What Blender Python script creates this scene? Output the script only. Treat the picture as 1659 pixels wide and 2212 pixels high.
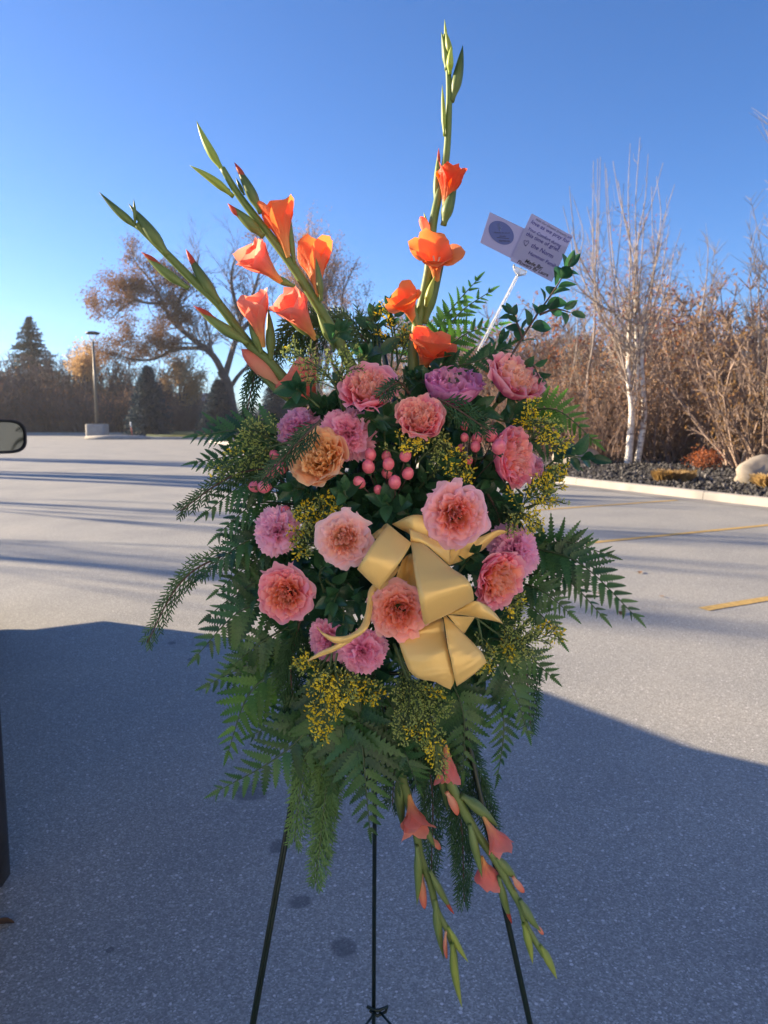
import bpy, math, random
from mathutils import Vector, Matrix, Quaternion, noise
R = math.radians
for o in list(bpy.data.objects): bpy.data.objects.remove(o)
scene = bpy.context.scene
C = scene.collection

# ------------------------------------------------------------------ camera, sky, sun, exposure
CAM_H, PITCH = 1.45, R(7.4)
cam_data = bpy.data.cameras.new("camera")
cam = bpy.data.objects.new("camera", cam_data); C.objects.link(cam)
cam.location = (0, 0, CAM_H); cam.rotation_euler = (R(90) - PITCH, 0, 0)
cam_data.sensor_fit = 'VERTICAL'; cam_data.sensor_height = 36; cam_data.lens = 26
cam_data.clip_start = 0.02; cam_data.clip_end = 3000
cam_data.dof.use_dof = True; cam_data.dof.focus_distance = 1.13; cam_data.dof.aperture_fstop = 9.0
scene.camera = cam

SUN_EL = R(15.5)
SUN_H = Vector((-0.93, 0.367, 0)).normalized()      # where the sun stands, over the ground
world = bpy.data.worlds.new("World"); scene.world = world; world.use_nodes = True
wn, wl = world.node_tree.nodes, world.node_tree.links
sky = wn.new('ShaderNodeTexSky'); sky.sky_type = 'NISHITA'; sky.sun_disc = False
sky.sun_elevation = SUN_EL; sky.sun_rotation = math.atan2(SUN_H.x, SUN_H.y)
sky.altitude = 1300; sky.air_density = 1.0; sky.dust_density = 1.0; sky.ozone_density = 4.0
bg = [n for n in wn if n.type == 'BACKGROUND'][0]; bg.inputs['Strength'].default_value = 0.068
hs_ = wn.new('ShaderNodeHueSaturation'); hs_.inputs['Saturation'].default_value = 1.08
wl.new(sky.outputs[0], hs_.inputs['Color']); tn_ = wn.new('ShaderNodeMix'); tn_.data_type = 'RGBA'; tn_.blend_type = 'MULTIPLY'; tn_.inputs[0].default_value = 1; tn_.inputs[7].default_value = (.76, .875, 1.08, 1)
wl.new(hs_.outputs[0], tn_.inputs[6]); wl.new(tn_.outputs[2], bg.inputs['Color'])
sl = bpy.data.lights.new("sun", 'SUN'); sl.energy = 5.0; sl.angle = R(0.55); sl.color = (1.0, 0.80, 0.55)
so = bpy.data.objects.new("sun", sl); C.objects.link(so)
sdir = Vector((SUN_H.x * math.cos(SUN_EL), SUN_H.y * math.cos(SUN_EL), math.sin(SUN_EL)))
so.rotation_euler = sdir.to_track_quat('Z', 'Y').to_euler(); so.location = (0, 0, 30)
vs = scene.view_settings
vs.view_transform = 'Standard'; vs.look = 'None'; vs.gamma = 1; vs.use_curve_mapping = False
vs.exposure = 1.72
scene.render.engine = 'CYCLES'
scene.cycles.max_bounces = 8; scene.cycles.transparent_max_bounces = 12

# ------------------------------------------------------------------ helpers
F, CX, CY = 1597.5, 829.5, 1106.0
def ray(x, y):
    dx, dy = (x - CX) / F, -(y - CY) / F
    return Vector((dx, math.cos(PITCH) + dy * math.sin(PITCH), -math.sin(PITCH) + dy * math.cos(PITCH)))
def P(x, y, Y):                      # the point of the place at distance Y seen there
    d = ray(x, y); return Vector((0, 0, CAM_H)) + d * (Y / d.y)
def G(x, y, z=0.0):
    d = ray(x, y); return Vector((0, 0, CAM_H)) + d * ((z - CAM_H) / d.z)

class MB:
    def __init__(s): s.v = []; s.f = []; s.m = []; s.c = []
    def add(s, vs, fs, mi=0, cols=None):
        b = len(s.v); s.v += [tuple(v) for v in vs]
        s.f += [tuple(i + b for i in f) for f in fs]; s.m += [mi] * len(fs)
        s.c += (list(cols) if cols is not None else [(1, 1, 1)] * len(vs))
    def box(s, x0, x1, y0, y1, z0, z1, mi=0):
        s.add([(x, y, z) for z in (z0, z1) for y in (y0, y1) for x in (x0, x1)],
              [(0, 2, 3, 1), (4, 5, 7, 6), (0, 1, 5, 4), (2, 6, 7, 3), (0, 4, 6, 2), (1, 3, 7, 5)], mi)
    def tube(s, pts, rads, n=6, mi=0, cap=True, cols=None, flat=1.0):
        pts = [Vector(p) for p in pts]
        if not hasattr(rads, '__len__'): rads = [rads] * len(pts)
        t = (pts[1] - pts[0]).normalized()
        ref = Vector((0, 0, 1)) if abs(t.z) < .9 else Vector((1, 0, 0))
        nx = t.cross(ref).normalized()
        vs, cs = [], []
        for i, p in enumerate(pts):
            t = (pts[min(i + 1, len(pts) - 1)] - pts[max(i - 1, 0)])
            t = t.normalized() if t.length > 1e-9 else Vector((0, 0, 1))
            nx = (nx - t * nx.dot(t)); nx = nx.normalized() if nx.length > 1e-6 else t.orthogonal().normalized()
            ny = t.cross(nx)
            for k in range(n):
                a = 2 * math.pi * k / n
                vs.append(p + (nx * math.cos(a) + ny * math.sin(a) * flat) * rads[i])
                cs.append(cols[i] if cols else (1, 1, 1))
        fs = [(i * n + k, i * n + (k + 1) % n, (i + 1) * n + (k + 1) % n, (i + 1) * n + k)
              for i in range(len(pts) - 1) for k in range(n)]
        if cap: fs += [tuple(range(n))[::-1], tuple((len(pts) - 1) * n + k for k in range(n))]
        s.add(vs, fs, mi, cs)
    def grid(s, rows, mi=0, cols=None):     # rows of points
        n = len(rows[0]); vs = [p for r in rows for p in r]
        fs = [(i * n + k, i * n + k + 1, (i + 1) * n + k + 1, (i + 1) * n + k) for i in range(len(rows) - 1) for k in range(n - 1)]
        s.add(vs, fs, mi, [c for r in cols for c in r] if cols else None)
    def mesh(s, name, mats, smooth=True, off=None):
        me = bpy.data.meshes.new(name)
        v = s.v if off is None else [(a[0] - off[0], a[1] - off[1], a[2] - off[2]) for a in s.v]
        me.from_pydata(v, [], s.f)
        for m in (mats if isinstance(mats, (list, tuple)) else [mats]): me.materials.append(m)
        me.polygons.foreach_set('material_index', s.m)
        me.polygons.foreach_set('use_smooth', [smooth] * len(s.f))
        a = me.color_attributes.new('Col', 'FLOAT_COLOR', 'POINT')
        flat = []
        for c in s.c: flat += [c[0], c[1], c[2], 1.0]
        a.data.foreach_set('color', flat)
        me.update(); return me

def obj(name, me, parent=None, loc=None, mat=None):
    o = bpy.data.objects.new(name, me); C.objects.link(o)
    if parent: o.parent = parent
    if mat is not None: o.matrix_basis = mat
    elif loc is not None: o.location = loc
    return o
def tag(o, label=None, cat=None, group=None, kind=None):
    if label: o['label'] = label
    if cat: o['category'] = cat
    if group: o['group'] = group
    if kind: o['kind'] = kind
    return o
def thing(name, label, cat, loc=(0, 0, 0), rot=None, group=None):
    o = bpy.data.objects.new(name, None); C.objects.link(o); o.empty_display_size = .05
    o.location = loc
    if rot is not None: o.rotation_mode = 'QUATERNION'; o.rotation_quaternion = rot
    return tag(o, label, cat, group)
def spl(pts, n):                      # Catmull-Rom through pts, n samples per span
    pts = [Vector(p) for p in pts]
    if len(pts) < 3: return [pts[0].lerp(pts[-1], i / n) for i in range(n + 1)]
    q = [pts[0] * 2 - pts[1]] + pts + [pts[-1] * 2 - pts[-2]]; out = []
    for i in range(1, len(q) - 2):
        for k in range(n):
            t = k / n; a, b, c, d = q[i - 1], q[i], q[i + 1], q[i + 2]
            out.append(.5 * ((2 * b) + (c - a) * t + (2 * a - 5 * b + 4 * c - d) * t * t + (3 * b - a - 3 * c + d) * t ** 3))
    out.append(pts[-1]); return out
def lerp(a, b, t): return a + (b - a) * t
def mix3(a, b, t): t = max(0, min(1, t)); return tuple(a[i] + (b[i] - a[i]) * t for i in range(3))

# ------------------------------------------------------------------ materials
def newmat(name):
    m = bpy.data.materials.new(name); m.use_nodes = True
    n, l = m.node_tree.nodes, m.node_tree.links
    return m, n, l, n['Principled BSDF'], n['Material Output']
def nd(n, t, **kw):
    x = n.new(t)
    for k, v in kw.items(): setattr(x, k, v)
    return x
def ramp(n, stops):
    r = n.new('ShaderNodeValToRGB'); e = r.color_ramp.elements
    while len(e) < len(stops): e.new(.5)
    for i, (p, c) in enumerate(stops): e[i].position = p; e[i].color = (*c, 1) if len(c) == 3 else c
    return r
def simple(name, col, rough=.6, metal=0, var=.15, scale=8, spec=.5, bump=0, coat=0):
    m, n, l, b, out = newmat(name)
    tc = nd(n, 'ShaderNodeTexCoord'); nz = nd(n, 'ShaderNodeTexNoise'); nz.inputs['Scale'].default_value = scale; nz.inputs['Detail'].default_value = 5
    l.new(tc.outputs['Object'], nz.inputs['Vector'])
    r = ramp(n, [(.3, tuple(c * (1 - var) for c in col)), (.7, tuple(min(1, c * (1 + var)) for c in col))])
    l.new(nz.outputs[0], r.inputs[0]); l.new(r.outputs[0], b.inputs['Base Color'])
    b.inputs['Roughness'].default_value = rough; b.inputs['Metallic'].default_value = metal
    b.inputs['Specular IOR Level'].default_value = spec; b.inputs['Coat Weight'].default_value = coat
    if bump:
        bp = nd(n, 'ShaderNodeBump'); bp.inputs['Strength'].default_value = bump; bp.inputs['Distance'].default_value = .01
        l.new(nz.outputs[0], bp.inputs['Height']); l.new(bp.outputs[0], b.inputs['Normal'])
    return m
def leafy(name, c1, c2, trans=.35, rough=.45, use_col=False, scale=30, tcol=None, spec=.5, vein=0, tboost=1.5):
    """surface that lets light through: leaf or petal. use_col multiplies the pigment attribute"""
    m, n, l, b, out = newmat(name)
    tc = nd(n, 'ShaderNodeTexCoord'); nz = nd(n, 'ShaderNodeTexNoise'); nz.inputs['Scale'].default_value = scale; nz.inputs['Detail'].default_value = 3
    l.new(tc.outputs['Object'], nz.inputs['Vector'])
    oi = nd(n, 'ShaderNodeObjectInfo')
    ad = nd(n, 'ShaderNodeMath', operation='ADD'); l.new(nz.outputs[0], ad.inputs[0])
    mu = nd(n, 'ShaderNodeMath', operation='MULTIPLY_ADD'); l.new(oi.outputs['Random'], mu.inputs[0]); mu.inputs[1].default_value = .6; mu.inputs[2].default_value = -.3
    l.new(mu.outputs[0], ad.inputs[1])
    r = ramp(n, [(.25, c1), (.75, c2)]); l.new(ad.outputs[0], r.inputs[0])
    col = r.outputs[0]
    if use_col:
        at = nd(n, 'ShaderNodeAttribute', attribute_name='Col')
        mx = nd(n, 'ShaderNodeMix', data_type='RGBA', blend_type='MULTIPLY'); mx.inputs[0].default_value = 1
        l.new(at.outputs['Color'], mx.inputs[6]); l.new(col, mx.inputs[7]); col = mx.outputs[2]
    l.new(col, b.inputs['Base Color']); b.inputs['Roughness'].default_value = rough
    b.inputs['Specular IOR Level'].default_value = spec
    tr = nd(n, 'ShaderNodeBsdfTranslucent')
    hs = nd(n, 'ShaderNodeHueSaturation'); hs.inputs['Saturation'].default_value = 1.1; hs.inputs['Value'].default_value = tboost
    l.new(col, hs.inputs['Color']); l.new(hs.outputs[0], tr.inputs['Color'])
    ms = nd(n, 'ShaderNodeMixShader'); ms.inputs[0].default_value = trans
    l.new(b.outputs[0], ms.inputs[1]); l.new(tr.outputs[0], ms.inputs[2]); l.new(ms.outputs[0], out.inputs['Surface'])
    if vein:
        n2 = nd(n, 'ShaderNodeTexNoise'); n2.inputs['Scale'].default_value = scale * 4
        l.new(tc.outputs['Object'], n2.inputs['Vector'])
        bp = nd(n, 'ShaderNodeBump'); bp.inputs['Strength'].default_value = vein; bp.inputs['Distance'].default_value = .002
        l.new(n2.outputs[0], bp.inputs['Height']); l.new(bp.outputs[0], b.inputs['Normal'])
    return m
# ------------------------------------------------------------------ the setting: ground, lot, kerbs
rnd = random.Random(4)
def asphalt():
    m, n, l, b, out = newmat('asphalt')
    tc = nd(n, 'ShaderNodeTexCoord')
    v1 = nd(n, 'ShaderNodeTexVoronoi'); v1.inputs['Scale'].default_value = 210
    v2 = nd(n, 'ShaderNodeTexVoronoi'); v2.inputs['Scale'].default_value = 75
    nz = nd(n, 'ShaderNodeTexNoise'); nz.inputs['Scale'].default_value = .9; nz.inputs['Detail'].default_value = 6
    nf = nd(n, 'ShaderNodeTexNoise'); nf.inputs['Scale'].default_value = 420
    for x in (v1, v2, nz, nf): l.new(tc.outputs['Object'], x.inputs['Vector'])
    s1 = nd(n, 'ShaderNodeSeparateColor'); l.new(v1.outputs['Color'], s1.inputs[0])
    r1 = ramp(n, [(0, (.24, .238, .220)), (.45, (.318, .315, .290)), (.8, (.388, .382, .352)), (.955, (.48, .47, .435)), (.985, (.60, .59, .56))])
    l.new(s1.outputs[0], r1.inputs[0])
    s2 = nd(n, 'ShaderNodeSeparateColor'); l.new(v2.outputs['Color'], s2.inputs[0])
    gt = nd(n, 'ShaderNodeMath', operation='GREATER_THAN'); gt.inputs[1].default_value = .955; l.new(s2.outputs[1], gt.inputs[0])
    lt = nd(n, 'ShaderNodeMath', operation='LESS_THAN'); lt.inputs[1].default_value = .38; l.new(v2.outputs['Distance'], lt.inputs[0])
    an = nd(n, 'ShaderNodeMath', operation='MULTIPLY'); l.new(gt.outputs[0], an.inputs[0]); l.new(lt.outputs[0], an.inputs[1])
    mx = nd(n, 'ShaderNodeMix', data_type='RGBA'); l.new(an.outputs[0], mx.inputs[0]); l.new(r1.outputs[0], mx.inputs[6]); mx.inputs[7].default_value = (.66, .64, .62, 1)
    r2 = ramp(n, [(.28, (.82, .83, .86)), (.5, (1, 1, 1)), (.72, (1.12, 1.10, 1.07))]); l.new(nz.outputs[0], r2.inputs[0])
    m2 = nd(n, 'ShaderNodeMix', data_type='RGBA', blend_type='MULTIPLY'); m2.inputs[0].default_value = 1
    l.new(mx.outputs[2], m2.inputs[6]); l.new(r2.outputs[0], m2.inputs[7])
    col = m2.outputs[2]
    # oil and drip stains
    sp = nd(n, 'ShaderNodeTexNoise'); sp.inputs['Scale'].default_value = 14; sp.inputs['Detail'].default_value = 4; l.new(tc.outputs['Object'], sp.inputs['Vector'])
    acc = None
    for (px, py, rr) in ((540, 1712, .062), (600, 1829, .036), (650, 1946, .036), (742, 2049, .036), (238, 2052, .012), (455, 1393, .05), (415, 1425, .03), (372, 1389, .03), (560, 1695, .035)):
        g = G(px, py)
        vd = nd(n, 'ShaderNodeVectorMath', operation='DISTANCE'); l.new(tc.outputs['Object'], vd.inputs[0]); vd.inputs[1].default_value = g
        ad = nd(n, 'ShaderNodeMath', operation='MULTIPLY_ADD'); l.new(sp.outputs[0], ad.inputs[0]); ad.inputs[1].default_value = -.07 * rr / .04; l.new(vd.outputs['Value'], ad.inputs[2])
        mr = nd(n, 'ShaderNodeMapRange'); mr.inputs[1].default_value = -.035 * rr / .04 + rr * .75; mr.inputs[2].default_value = -.035 * rr / .04 + rr * 1.15
        mr.inputs[3].default_value = .62; mr.inputs[4].default_value = 0; l.new(ad.outputs[0], mr.inputs[0])
        if acc is None: acc = mr.outputs[0]
        else:
            mm = nd(n, 'ShaderNodeMath', operation='MAXIMUM'); l.new(acc, mm.inputs[0]); l.new(mr.outputs[0], mm.inputs[1]); acc = mm.outputs[0]
    m3 = nd(n, 'ShaderNodeMix', data_type='RGBA'); l.new(acc, m3.inputs[0]); l.new(col, m3.inputs[6]); m3.inputs[7].default_value = (.10, .10, .105, 1)
    l.new(m3.outputs[2], b.inputs['Base Color']); b.inputs['Roughness'].default_value = .82; b.inputs['Specular IOR Level'].default_value = .35
    bp = nd(n, 'ShaderNodeBump'); bp.inputs['Strength'].default_value = .4; bp.inputs['Distance'].default_value = .003
    l.new(s1.outputs[0], bp.inputs['Height']); l.new(bp.outputs[0], b.inputs['Normal'])
    return m
M_asph = asphalt()
M_dirt = simple('dry_soil', (.10, .075, .055), .95, var=.4, scale=.6)
M_conc = simple('concrete', (.34, .32, .29), .85, var=.12, scale=3, bump=.3)
M_grass = simple('lawn', (.10, .13, .035), .95, var=.35, scale=2)
M_yel = simple('yellow_paint', (.50, .33, .10), .75, var=.25, scale=20)

def sheet(name, poly, z, m):
    b = MB(); b.add([(p[0], p[1], z) for p in poly], [tuple(range(len(poly)))]); return b
gm = MB(); gm.add([(-1500, -1500, -.02), (1500, -1500, -.02), (1500, 1500, -.02), (-1500, 1500, -.02)], [(0, 1, 2, 3)])
tag(obj('ground', gm.mesh('ground', M_dirt, False)), kind='structure')

KA, KB = Vector((6.35, 11.35, 0)), Vector((3.75, 16.1, 0))        # right kerb, near and far
kd = (KB - KA).normalized(); kn = Vector((kd.y, -kd.x, 0))            # kn points into the bed (right)
KN, KF = KA - kd * 14, KA + kd * 33
lot = MB()
L = [(-60, -40), (KN.x, -40), (KN.x, KN.y), (KF.x, KF.y), (KF.x - 1, 46), (-9, 46), (-9, 58), (-60, 58)]
lot.add([(x, y, 0) for x, y in L], [tuple(range(len(L)))])
tag(obj('parking_lot', lot.mesh('parking_lot', M_asph, False)), kind='structure')

def kerb(A, B, n, name_parent, w=.16, h=.15, seg=3.0):
    L_ = (B - A).length; d = (B - A) / L_; k = int(L_ / seg)
    for i in range(k):
        b = MB(); a0 = A + d * (i * L_ / k + .006); a1 = A + d * ((i + 1) * L_ / k - .006)
        j = (rnd.random() - .5) * .008
        prof = [(0, -.02), (.018 + j, h - .02 + j), (.045, h + j), (w, h + j), (w, -.02)]
        rows = [[q + n * u + Vector((0, 0, v)) for (u, v) in prof] for q in (a0, a1)]
        b.grid(rows); b.add(rows[0], [tuple(range(5))]); b.add(rows[1], [tuple(range(5))[::-1]])
        obj('kerb_segment', b.mesh('kerb_segment', M_conc, False), name_parent)
k1 = tag(obj('kerb', None), kind='structure')
kerb(KN, KF, kn, k1)
gut = MB(); gut.grid([[KN - kn * .38 + Vector((0, 0, .004)), KN + Vector((0, 0, .004))], [KF - kn * .38 + Vector((0, 0, .004)), KF + Vector((0, 0, .004))]])
tag(obj('gutter', gut.mesh('gutter', simple('gutter_concrete', (.25, .24, .225), .85, var=.2, scale=2), False)), kind='structure')

# planting bed that rises gently behind the kerb
M_bed = simple('bed_soil', (.030, .027, .026), .95, var=.6, scale=9, bump=.8)
bed = MB(); rows = []
for i in range(40):
    a = KN.lerp(KF, i / 39); rows.append([a + kn * (.16 + u) + Vector((0, 0, .12 + .35 * (1 - math.exp(-u / 6)) + (.05 * noise.noise((i * .7, u, 0)) if u > .1 else 0))) for u in (0, .5, 1, 2, 3, 5, 8, 14, 30, 60)])
bed.grid(rows); tag(obj('planting_bed', bed.mesh('planting_bed', M_bed)), kind='structure')
def bedz(p):
    u = (Vector((p[0], p[1], 0)) - KA).dot(kn) - .16
    return .12 + .35 * (1 - math.exp(-max(u, 0) / 6))
M_mulch = leafy('rock_mulch', (.022, .021, .022), (.085, .08, .078), trans=0.0, rough=.8, use_col=True, scale=3)
mu = MB()
for i in range(6000):
    s = rnd.uniform(-3, 15); u = rnd.random() ** 1.3 * 4.2 + .2
    p = KA + kd * s + kn * u; z = bedz(p); r_ = rnd.uniform(.025, .065); q = Quaternion((rnd.random() - .5, rnd.random() - .5, rnd.random() - .5), rnd.random() * 3)
    c = rnd.choice([.4, .6, .8, 1, 1, 1.5, 3.0]); vv = []
    for w_ in ((1, 0, 0), (-1, 0, 0), (0, 1, 0), (0, -1, 0), (0, 0, .7), (0, 0, -.7)):
        w2 = q @ Vector(w_); vv.append((p.x + w2.x * r_ * rnd.uniform(.6, 1.2), p.y + w2.y * r_, z + .02 + w2.z * r_))
    mu.add(vv, [(0, 2, 4), (2, 1, 4), (1, 3, 4), (3, 0, 4), (2, 0, 5), (1, 2, 5), (3, 1, 5), (0, 3, 5)], 0, [(c, c, c)] * 6)
tag(obj('rock_mulch', mu.mesh('rock_mulch', M_mulch, False)), 'black lava rock mulch covering the planting bed behind the kerb', 'mulch', kind='stuff')

# painted stall lines
def line(a, b, w=.10, lab=None):
    d = (b - a).normalized(); n_ = Vector((-d.y, d.x, 0)) * w / 2; z = Vector((0, 0, .004)); m_ = MB(); N = 24
    m_.grid([[a.lerp(b, i / N) - n_ * (1 + .15 * noise.noise((i * 1.7, 3, 0))) + z, a.lerp(b, i / N) + n_ * (1 + .15 * noise.noise((i * 1.3, 9, 0))) + z] for i in range(N + 1)])
    o = obj('painted_line', m_.mesh('painted_line', M_yel, False)); tag(o, kind='structure')
A1, A2 = G(2350 / 1.8228, 2135 / 1.8228), G(3024 / 1.8228, 2068 / 1.8228)
ld = (A2 - A1).normalized()
line(A1 - ld * .6, A1 + ld * 5.0)
B1 = G(2770 / 1.8228, 2400 / 1.8228); line(B1, B1 + ld * 5.2)
C1 = G(2200 / 1.8228, 2003 / 1.8228); line(C1 - ld * .5, C1 + ld * 2.6)

# far island on the left: lawn, kerbs, verge road
tag(k1, kind='structure')
k2 = tag(obj('kerb', None), kind='structure')
IA, IB = Vector((-14.6, 46.2, 0)), Vector((40, 40.2, 0))
n2 = Vector((0, 1, 0))
kerb(IA, IB, n2, k2, w=.2, h=.16, seg=4)
lw = MB(); lw.add([(IA.x - .2, IA.y + .2, .14), (IB.x, IB.y + .2, .14), (60, 62, .3), (-20, 62, .3)], [(0, 1, 2, 3)])
tag(obj('lawn', lw.mesh('lawn', M_grass, False)), kind='structure')
k3 = tag(obj('kerb', None), kind='structure')
kerb(Vector((-60, 57.6, 0)), Vector((-15, 57.6, 0)), n2, k3, w=.5, h=.17, seg=5)
# ---- grass blades of the island
gr = MB()
for i in range(7000):
    t = rnd.random(); x = lerp(-14, 8, rnd.random()); y0 = lerp(IA.y, IB.y, (x - IA.x) / (IB.x - IA.x)) + .3; y = y0 + rnd.random() ** 1.5 * 8
    h_ = rnd.uniform(.04, .12); a = rnd.random() * 6.28; w_ = .03
    gr.add([(x - w_, y, .13), (x + w_, y, .13), (x + math.cos(a) * .04, y + math.sin(a) * .04, .13 + h_)], [(0, 1, 2)])
tag(obj('grass', gr.mesh('grass', leafy('grass_blade', (.12, .13, .04), (.20, .19, .07), .3), False)), 'short olive grass on the far parking island', 'grass', kind='stuff')

# lamp post on its concrete block
M_galv = simple('bronze_paint', (.16, .15, .13), .5, .3, var=.1)
M_dark = simple('dark_metal', (.02, .02, .022), .45, .5)
def lamp_post(loc, label, h=7.0):
    t = thing('street_lamp', label, 'street lamp', loc, group='parking lot lamps')
    b = MB(); n = 28; rows = []
    for z, r_ in ((-.05, .66), (.06, .66), (.83, .66), (.87, .645), (.90, .60)):
        rows.append([(math.copysign(abs(math.cos(a)) ** .45, math.cos(a)) * r_, math.copysign(abs(math.sin(a)) ** .45, math.sin(a)) * r_, z) for a in [2 * math.pi * k / n for k in range(n + 1)]])
    b.grid(rows); b.add(rows[-1][:-1], [tuple(range(n))]); obj('concrete_base', b.mesh('concrete_base', M_conc), t)
    b = MB(); b.box(-.23, .23, -.23, .23, .90, .94)
    for sx in (-1, 1):
        for sy in (-1, 1): b.tube([(sx * .17, sy * .17, .93), (sx * .17, sy * .17, 1.02)], .025, 6)
    obj('base_plate', b.mesh('base_plate', M_dark, False), t)
    b = MB(); b.tube([(0, 0, .93), (0, 0, h - .55)], [.10, .075], 12); obj('pole', b.mesh('pole', M_galv), t)
    b = MB()
    for s in (-1, 1): b.tube([(0, 0, h - .6), (s * .12, 0, h - .42), (s * .33, 0, h - .06)], .026, 6)
    obj('bracket', b.mesh('bracket', M_galv), t)
    b = MB(); n = 24
    b.grid([[(math.cos(2 * math.pi * k / n) * r_, math.sin(2 * math.pi * k / n) * r_, z) for k in range(n + 1)] for r_, z in ((.05, h - .07), (.42, h - .08), (.46, h - .04), (.42, h + .05), (.2, h + .10), (.01, h + .11))])
    obj('lamp_head', b.mesh('lamp_head', M_dark), t); return t
LP = G(378 / 1.8228, 1724 / 1.8228); LP = Vector((LP.x, LP.y, 0)); 
lamp_post((-19.65, 51.0, .0), 'lone bronze street lamp on a pale concrete block at the far left island')

# kerb stone corner lump, marker stake
b = MB(); b.tube([(-18.6, 46.3, .05), (-17.0, 46.25, .07), (-15.4, 46.3, .06), (-14.5, 46.5, .05)], [.16, .2, .19, .12], 8)
tag(obj('kerb_corner', b.mesh('kerb_corner', M_conc)), kind='structure')
def blob(name, c, rad, m, seed=0, amp=.2, sub=3, fr=1.2, flat=.7):
    import bmesh
    bm = bmesh.new(); bmesh.ops.create_icosphere(bm, subdivisions=sub, radius=1)
    for v in bm.verts:
        d = v.co.copy(); k = 1 + amp * noise.noise(d * fr + Vector((seed * 7.1, seed, 0))) + amp * .35 * noise.noise(d * fr * 3.1 + Vector((seed, 3, 0)))
        v.co = Vector((d.x * rad[0] * k, d.y * rad[1] * k, max(-.5, d.z) * rad[2] * k))
    me = bpy.data.meshes.new(name); bm.to_mesh(me); bm.free(); me.materials.append(m)
    me.polygons.foreach_set('use_smooth', [True] * len(me.polygons))
    return obj(name, me, None, c)
M_rock = simple('pale_boulder', (.27, .235, .19), .9, var=.25, scale=4, bump=.7)
def bedp(px, py):
    g = G(px, py, .2); return Vector((g.x, g.y, bedz(g)))
p = bedp(1648, 1042); tag(blob('boulder', (p.x + .10, p.y, p.z + .13), (.62, .42, .36), M_rock, 1, .25), 'large pale rounded boulder by the kerb at the right edge', 'boulder', 'boulders in the bed')
p = bedp(1262, 1006); tag(blob('boulder', (p.x - .1, p.y + .4, p.z + .12), (.6, .5, .34), M_rock, 2, .3), 'pale boulder in the bed half hidden behind the floral spray', 'boulder', 'boulders in the bed')
M_snow = simple('old_snow', (.72, .76, .82), .7, var=.05, scale=5)
for k, (px, py, s) in enumerate(((1358, 990, .25), (1590, 1003, .30), (1592, 960, .36), (1598, 945, .30), (1612, 975, .26), (1575, 940, .28))):
    p = bedp(px, py)
    tag(blob('snow_patch', (p.x, p.y, p.z + .03), (s * 1.5, s, .10), M_snow, k + 5, .4), ('sliver of old snow at the foot of the birch trunks', 'patch of old snow nearest the russet shrub', 'highest patch of old snow deep in the thicket gap', 'snow patch just under the highest one', 'snow patch midway up the thicket gap', 'leftmost snow patch in the thicket gap')[k], 'snow', 'snow patches in the bed')

M_stake = simple('red_paint', (.45, .03, .04), .6); M_white = simple('white_paint', (.75, .75, .75), .6)
sp_ = thing('marker_stake', 'thin red marker stake with white band beside the far kerb', 'stake', (-17.0, 50.2, .1))
b = MB(); b.tube([(0, 0, 0), (-.06, 0, .6)], .03, 6); obj('rod', b.mesh('rod', M_stake), sp_)
b = MB(); b.tube([(-.06, 0, .58), (-.09, 0, .95)], .045, 6); obj('band', b.mesh('band', M_white), sp_)

# distant building seen through the trees, with a chimney
bt = thing('distant_building', 'long grey flat building far off behind the spruces', 'building', (-42, 150, 0))
M_bw = simple('grey_cladding', (.38, .40, .44), .8, scale=.3); M_bl = simple('white_cladding', (.6, .62, .66), .7, scale=.3)
b = MB(); b.box(0, 6, 0, 10, 0, 5.6); obj('wall', b.mesh('wall', M_bw, False), bt)
b = MB(); b.box(-.3, 6.3, -.3, 10.3, 5.6, 6.0); obj('roof', b.mesh('roof', M_bl, False), bt)
b = MB(); b.box(-3, -.02, 1, 9, 0, 4.9); obj('annex', b.mesh('annex', M_bl, False), bt)
for k in range(4):
    b = MB(); b.box(.4 + k * 1.4, 1.3 + k * 1.4, -.06, -.01, 3.6, 4.7); obj('window', b.mesh('window', M_dark, False), bt)
ct = thing('chimney_tower', 'slender tan tower far off beyond the thicket', 'tower', (-43.5, 150, 0))
b = MB(); b.box(-.7, .7, -.7, .7, 0, 7.4); obj('shaft', b.mesh('shaft', simple('tan_brick', (.45, .36, .25), .9), False), ct)
b = MB(); b.box(-.85, .85, -.85, .85, 7.4, 7.7); obj('cap', b.mesh('cap', M_conc, False), ct)

# ------------------------------------------------------------------ trees
M_bark = simple('grey_brown_bark', (.085, .068, .060), .95, var=.3, scale=3)
M_twig = simple('twigs', (.20, .165, .15), .95, var=.35, scale=1.5)
M_twigL = simple('pale_twigs', (.30, .25, .20), .9, var=.3, scale=1.5)
M_birch, n, l, b_, o_ = newmat('birch_bark')
tc = nd(n, 'ShaderNodeTexCoord'); mp = nd(n, 'ShaderNodeMapping'); mp.inputs['Scale'].default_value = (3, 3, 9); l.new(tc.outputs['Object'], mp.inputs[0])
nz = nd(n, 'ShaderNodeTexNoise'); nz.inputs['Scale'].default_value = 2; nz.inputs['Detail'].default_value = 4; l.new(mp.outputs[0], nz.inputs['Vector'])
rr = ramp(n, [(.33, (.06, .05, .045)), (.40, (.60, .57, .53)), (.6, (.80, .78, .74))]); l.new(nz.outputs[0], rr.inputs[0]); l.new(rr.outputs[0], b_.inputs['Base Color']); b_.inputs['Roughness'].default_value = .7
M_whip = simple('birch_branches', (.30, .25, .22), .8, var=.3, scale=3)
M_brown = leafy('dead_leaves', (.14, .075, .035), (.34, .20, .11), .35, rough=.8, scale=.8)
M_red = leafy('russet_leaves', (.20, .05, .02), (.34, .12, .05), .3, rough=.8, scale=1)
M_tan = leafy('tan_leaves', (.30, .19, .09), (.48, .33, .18), .35, rough=.8, scale=1)

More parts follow.
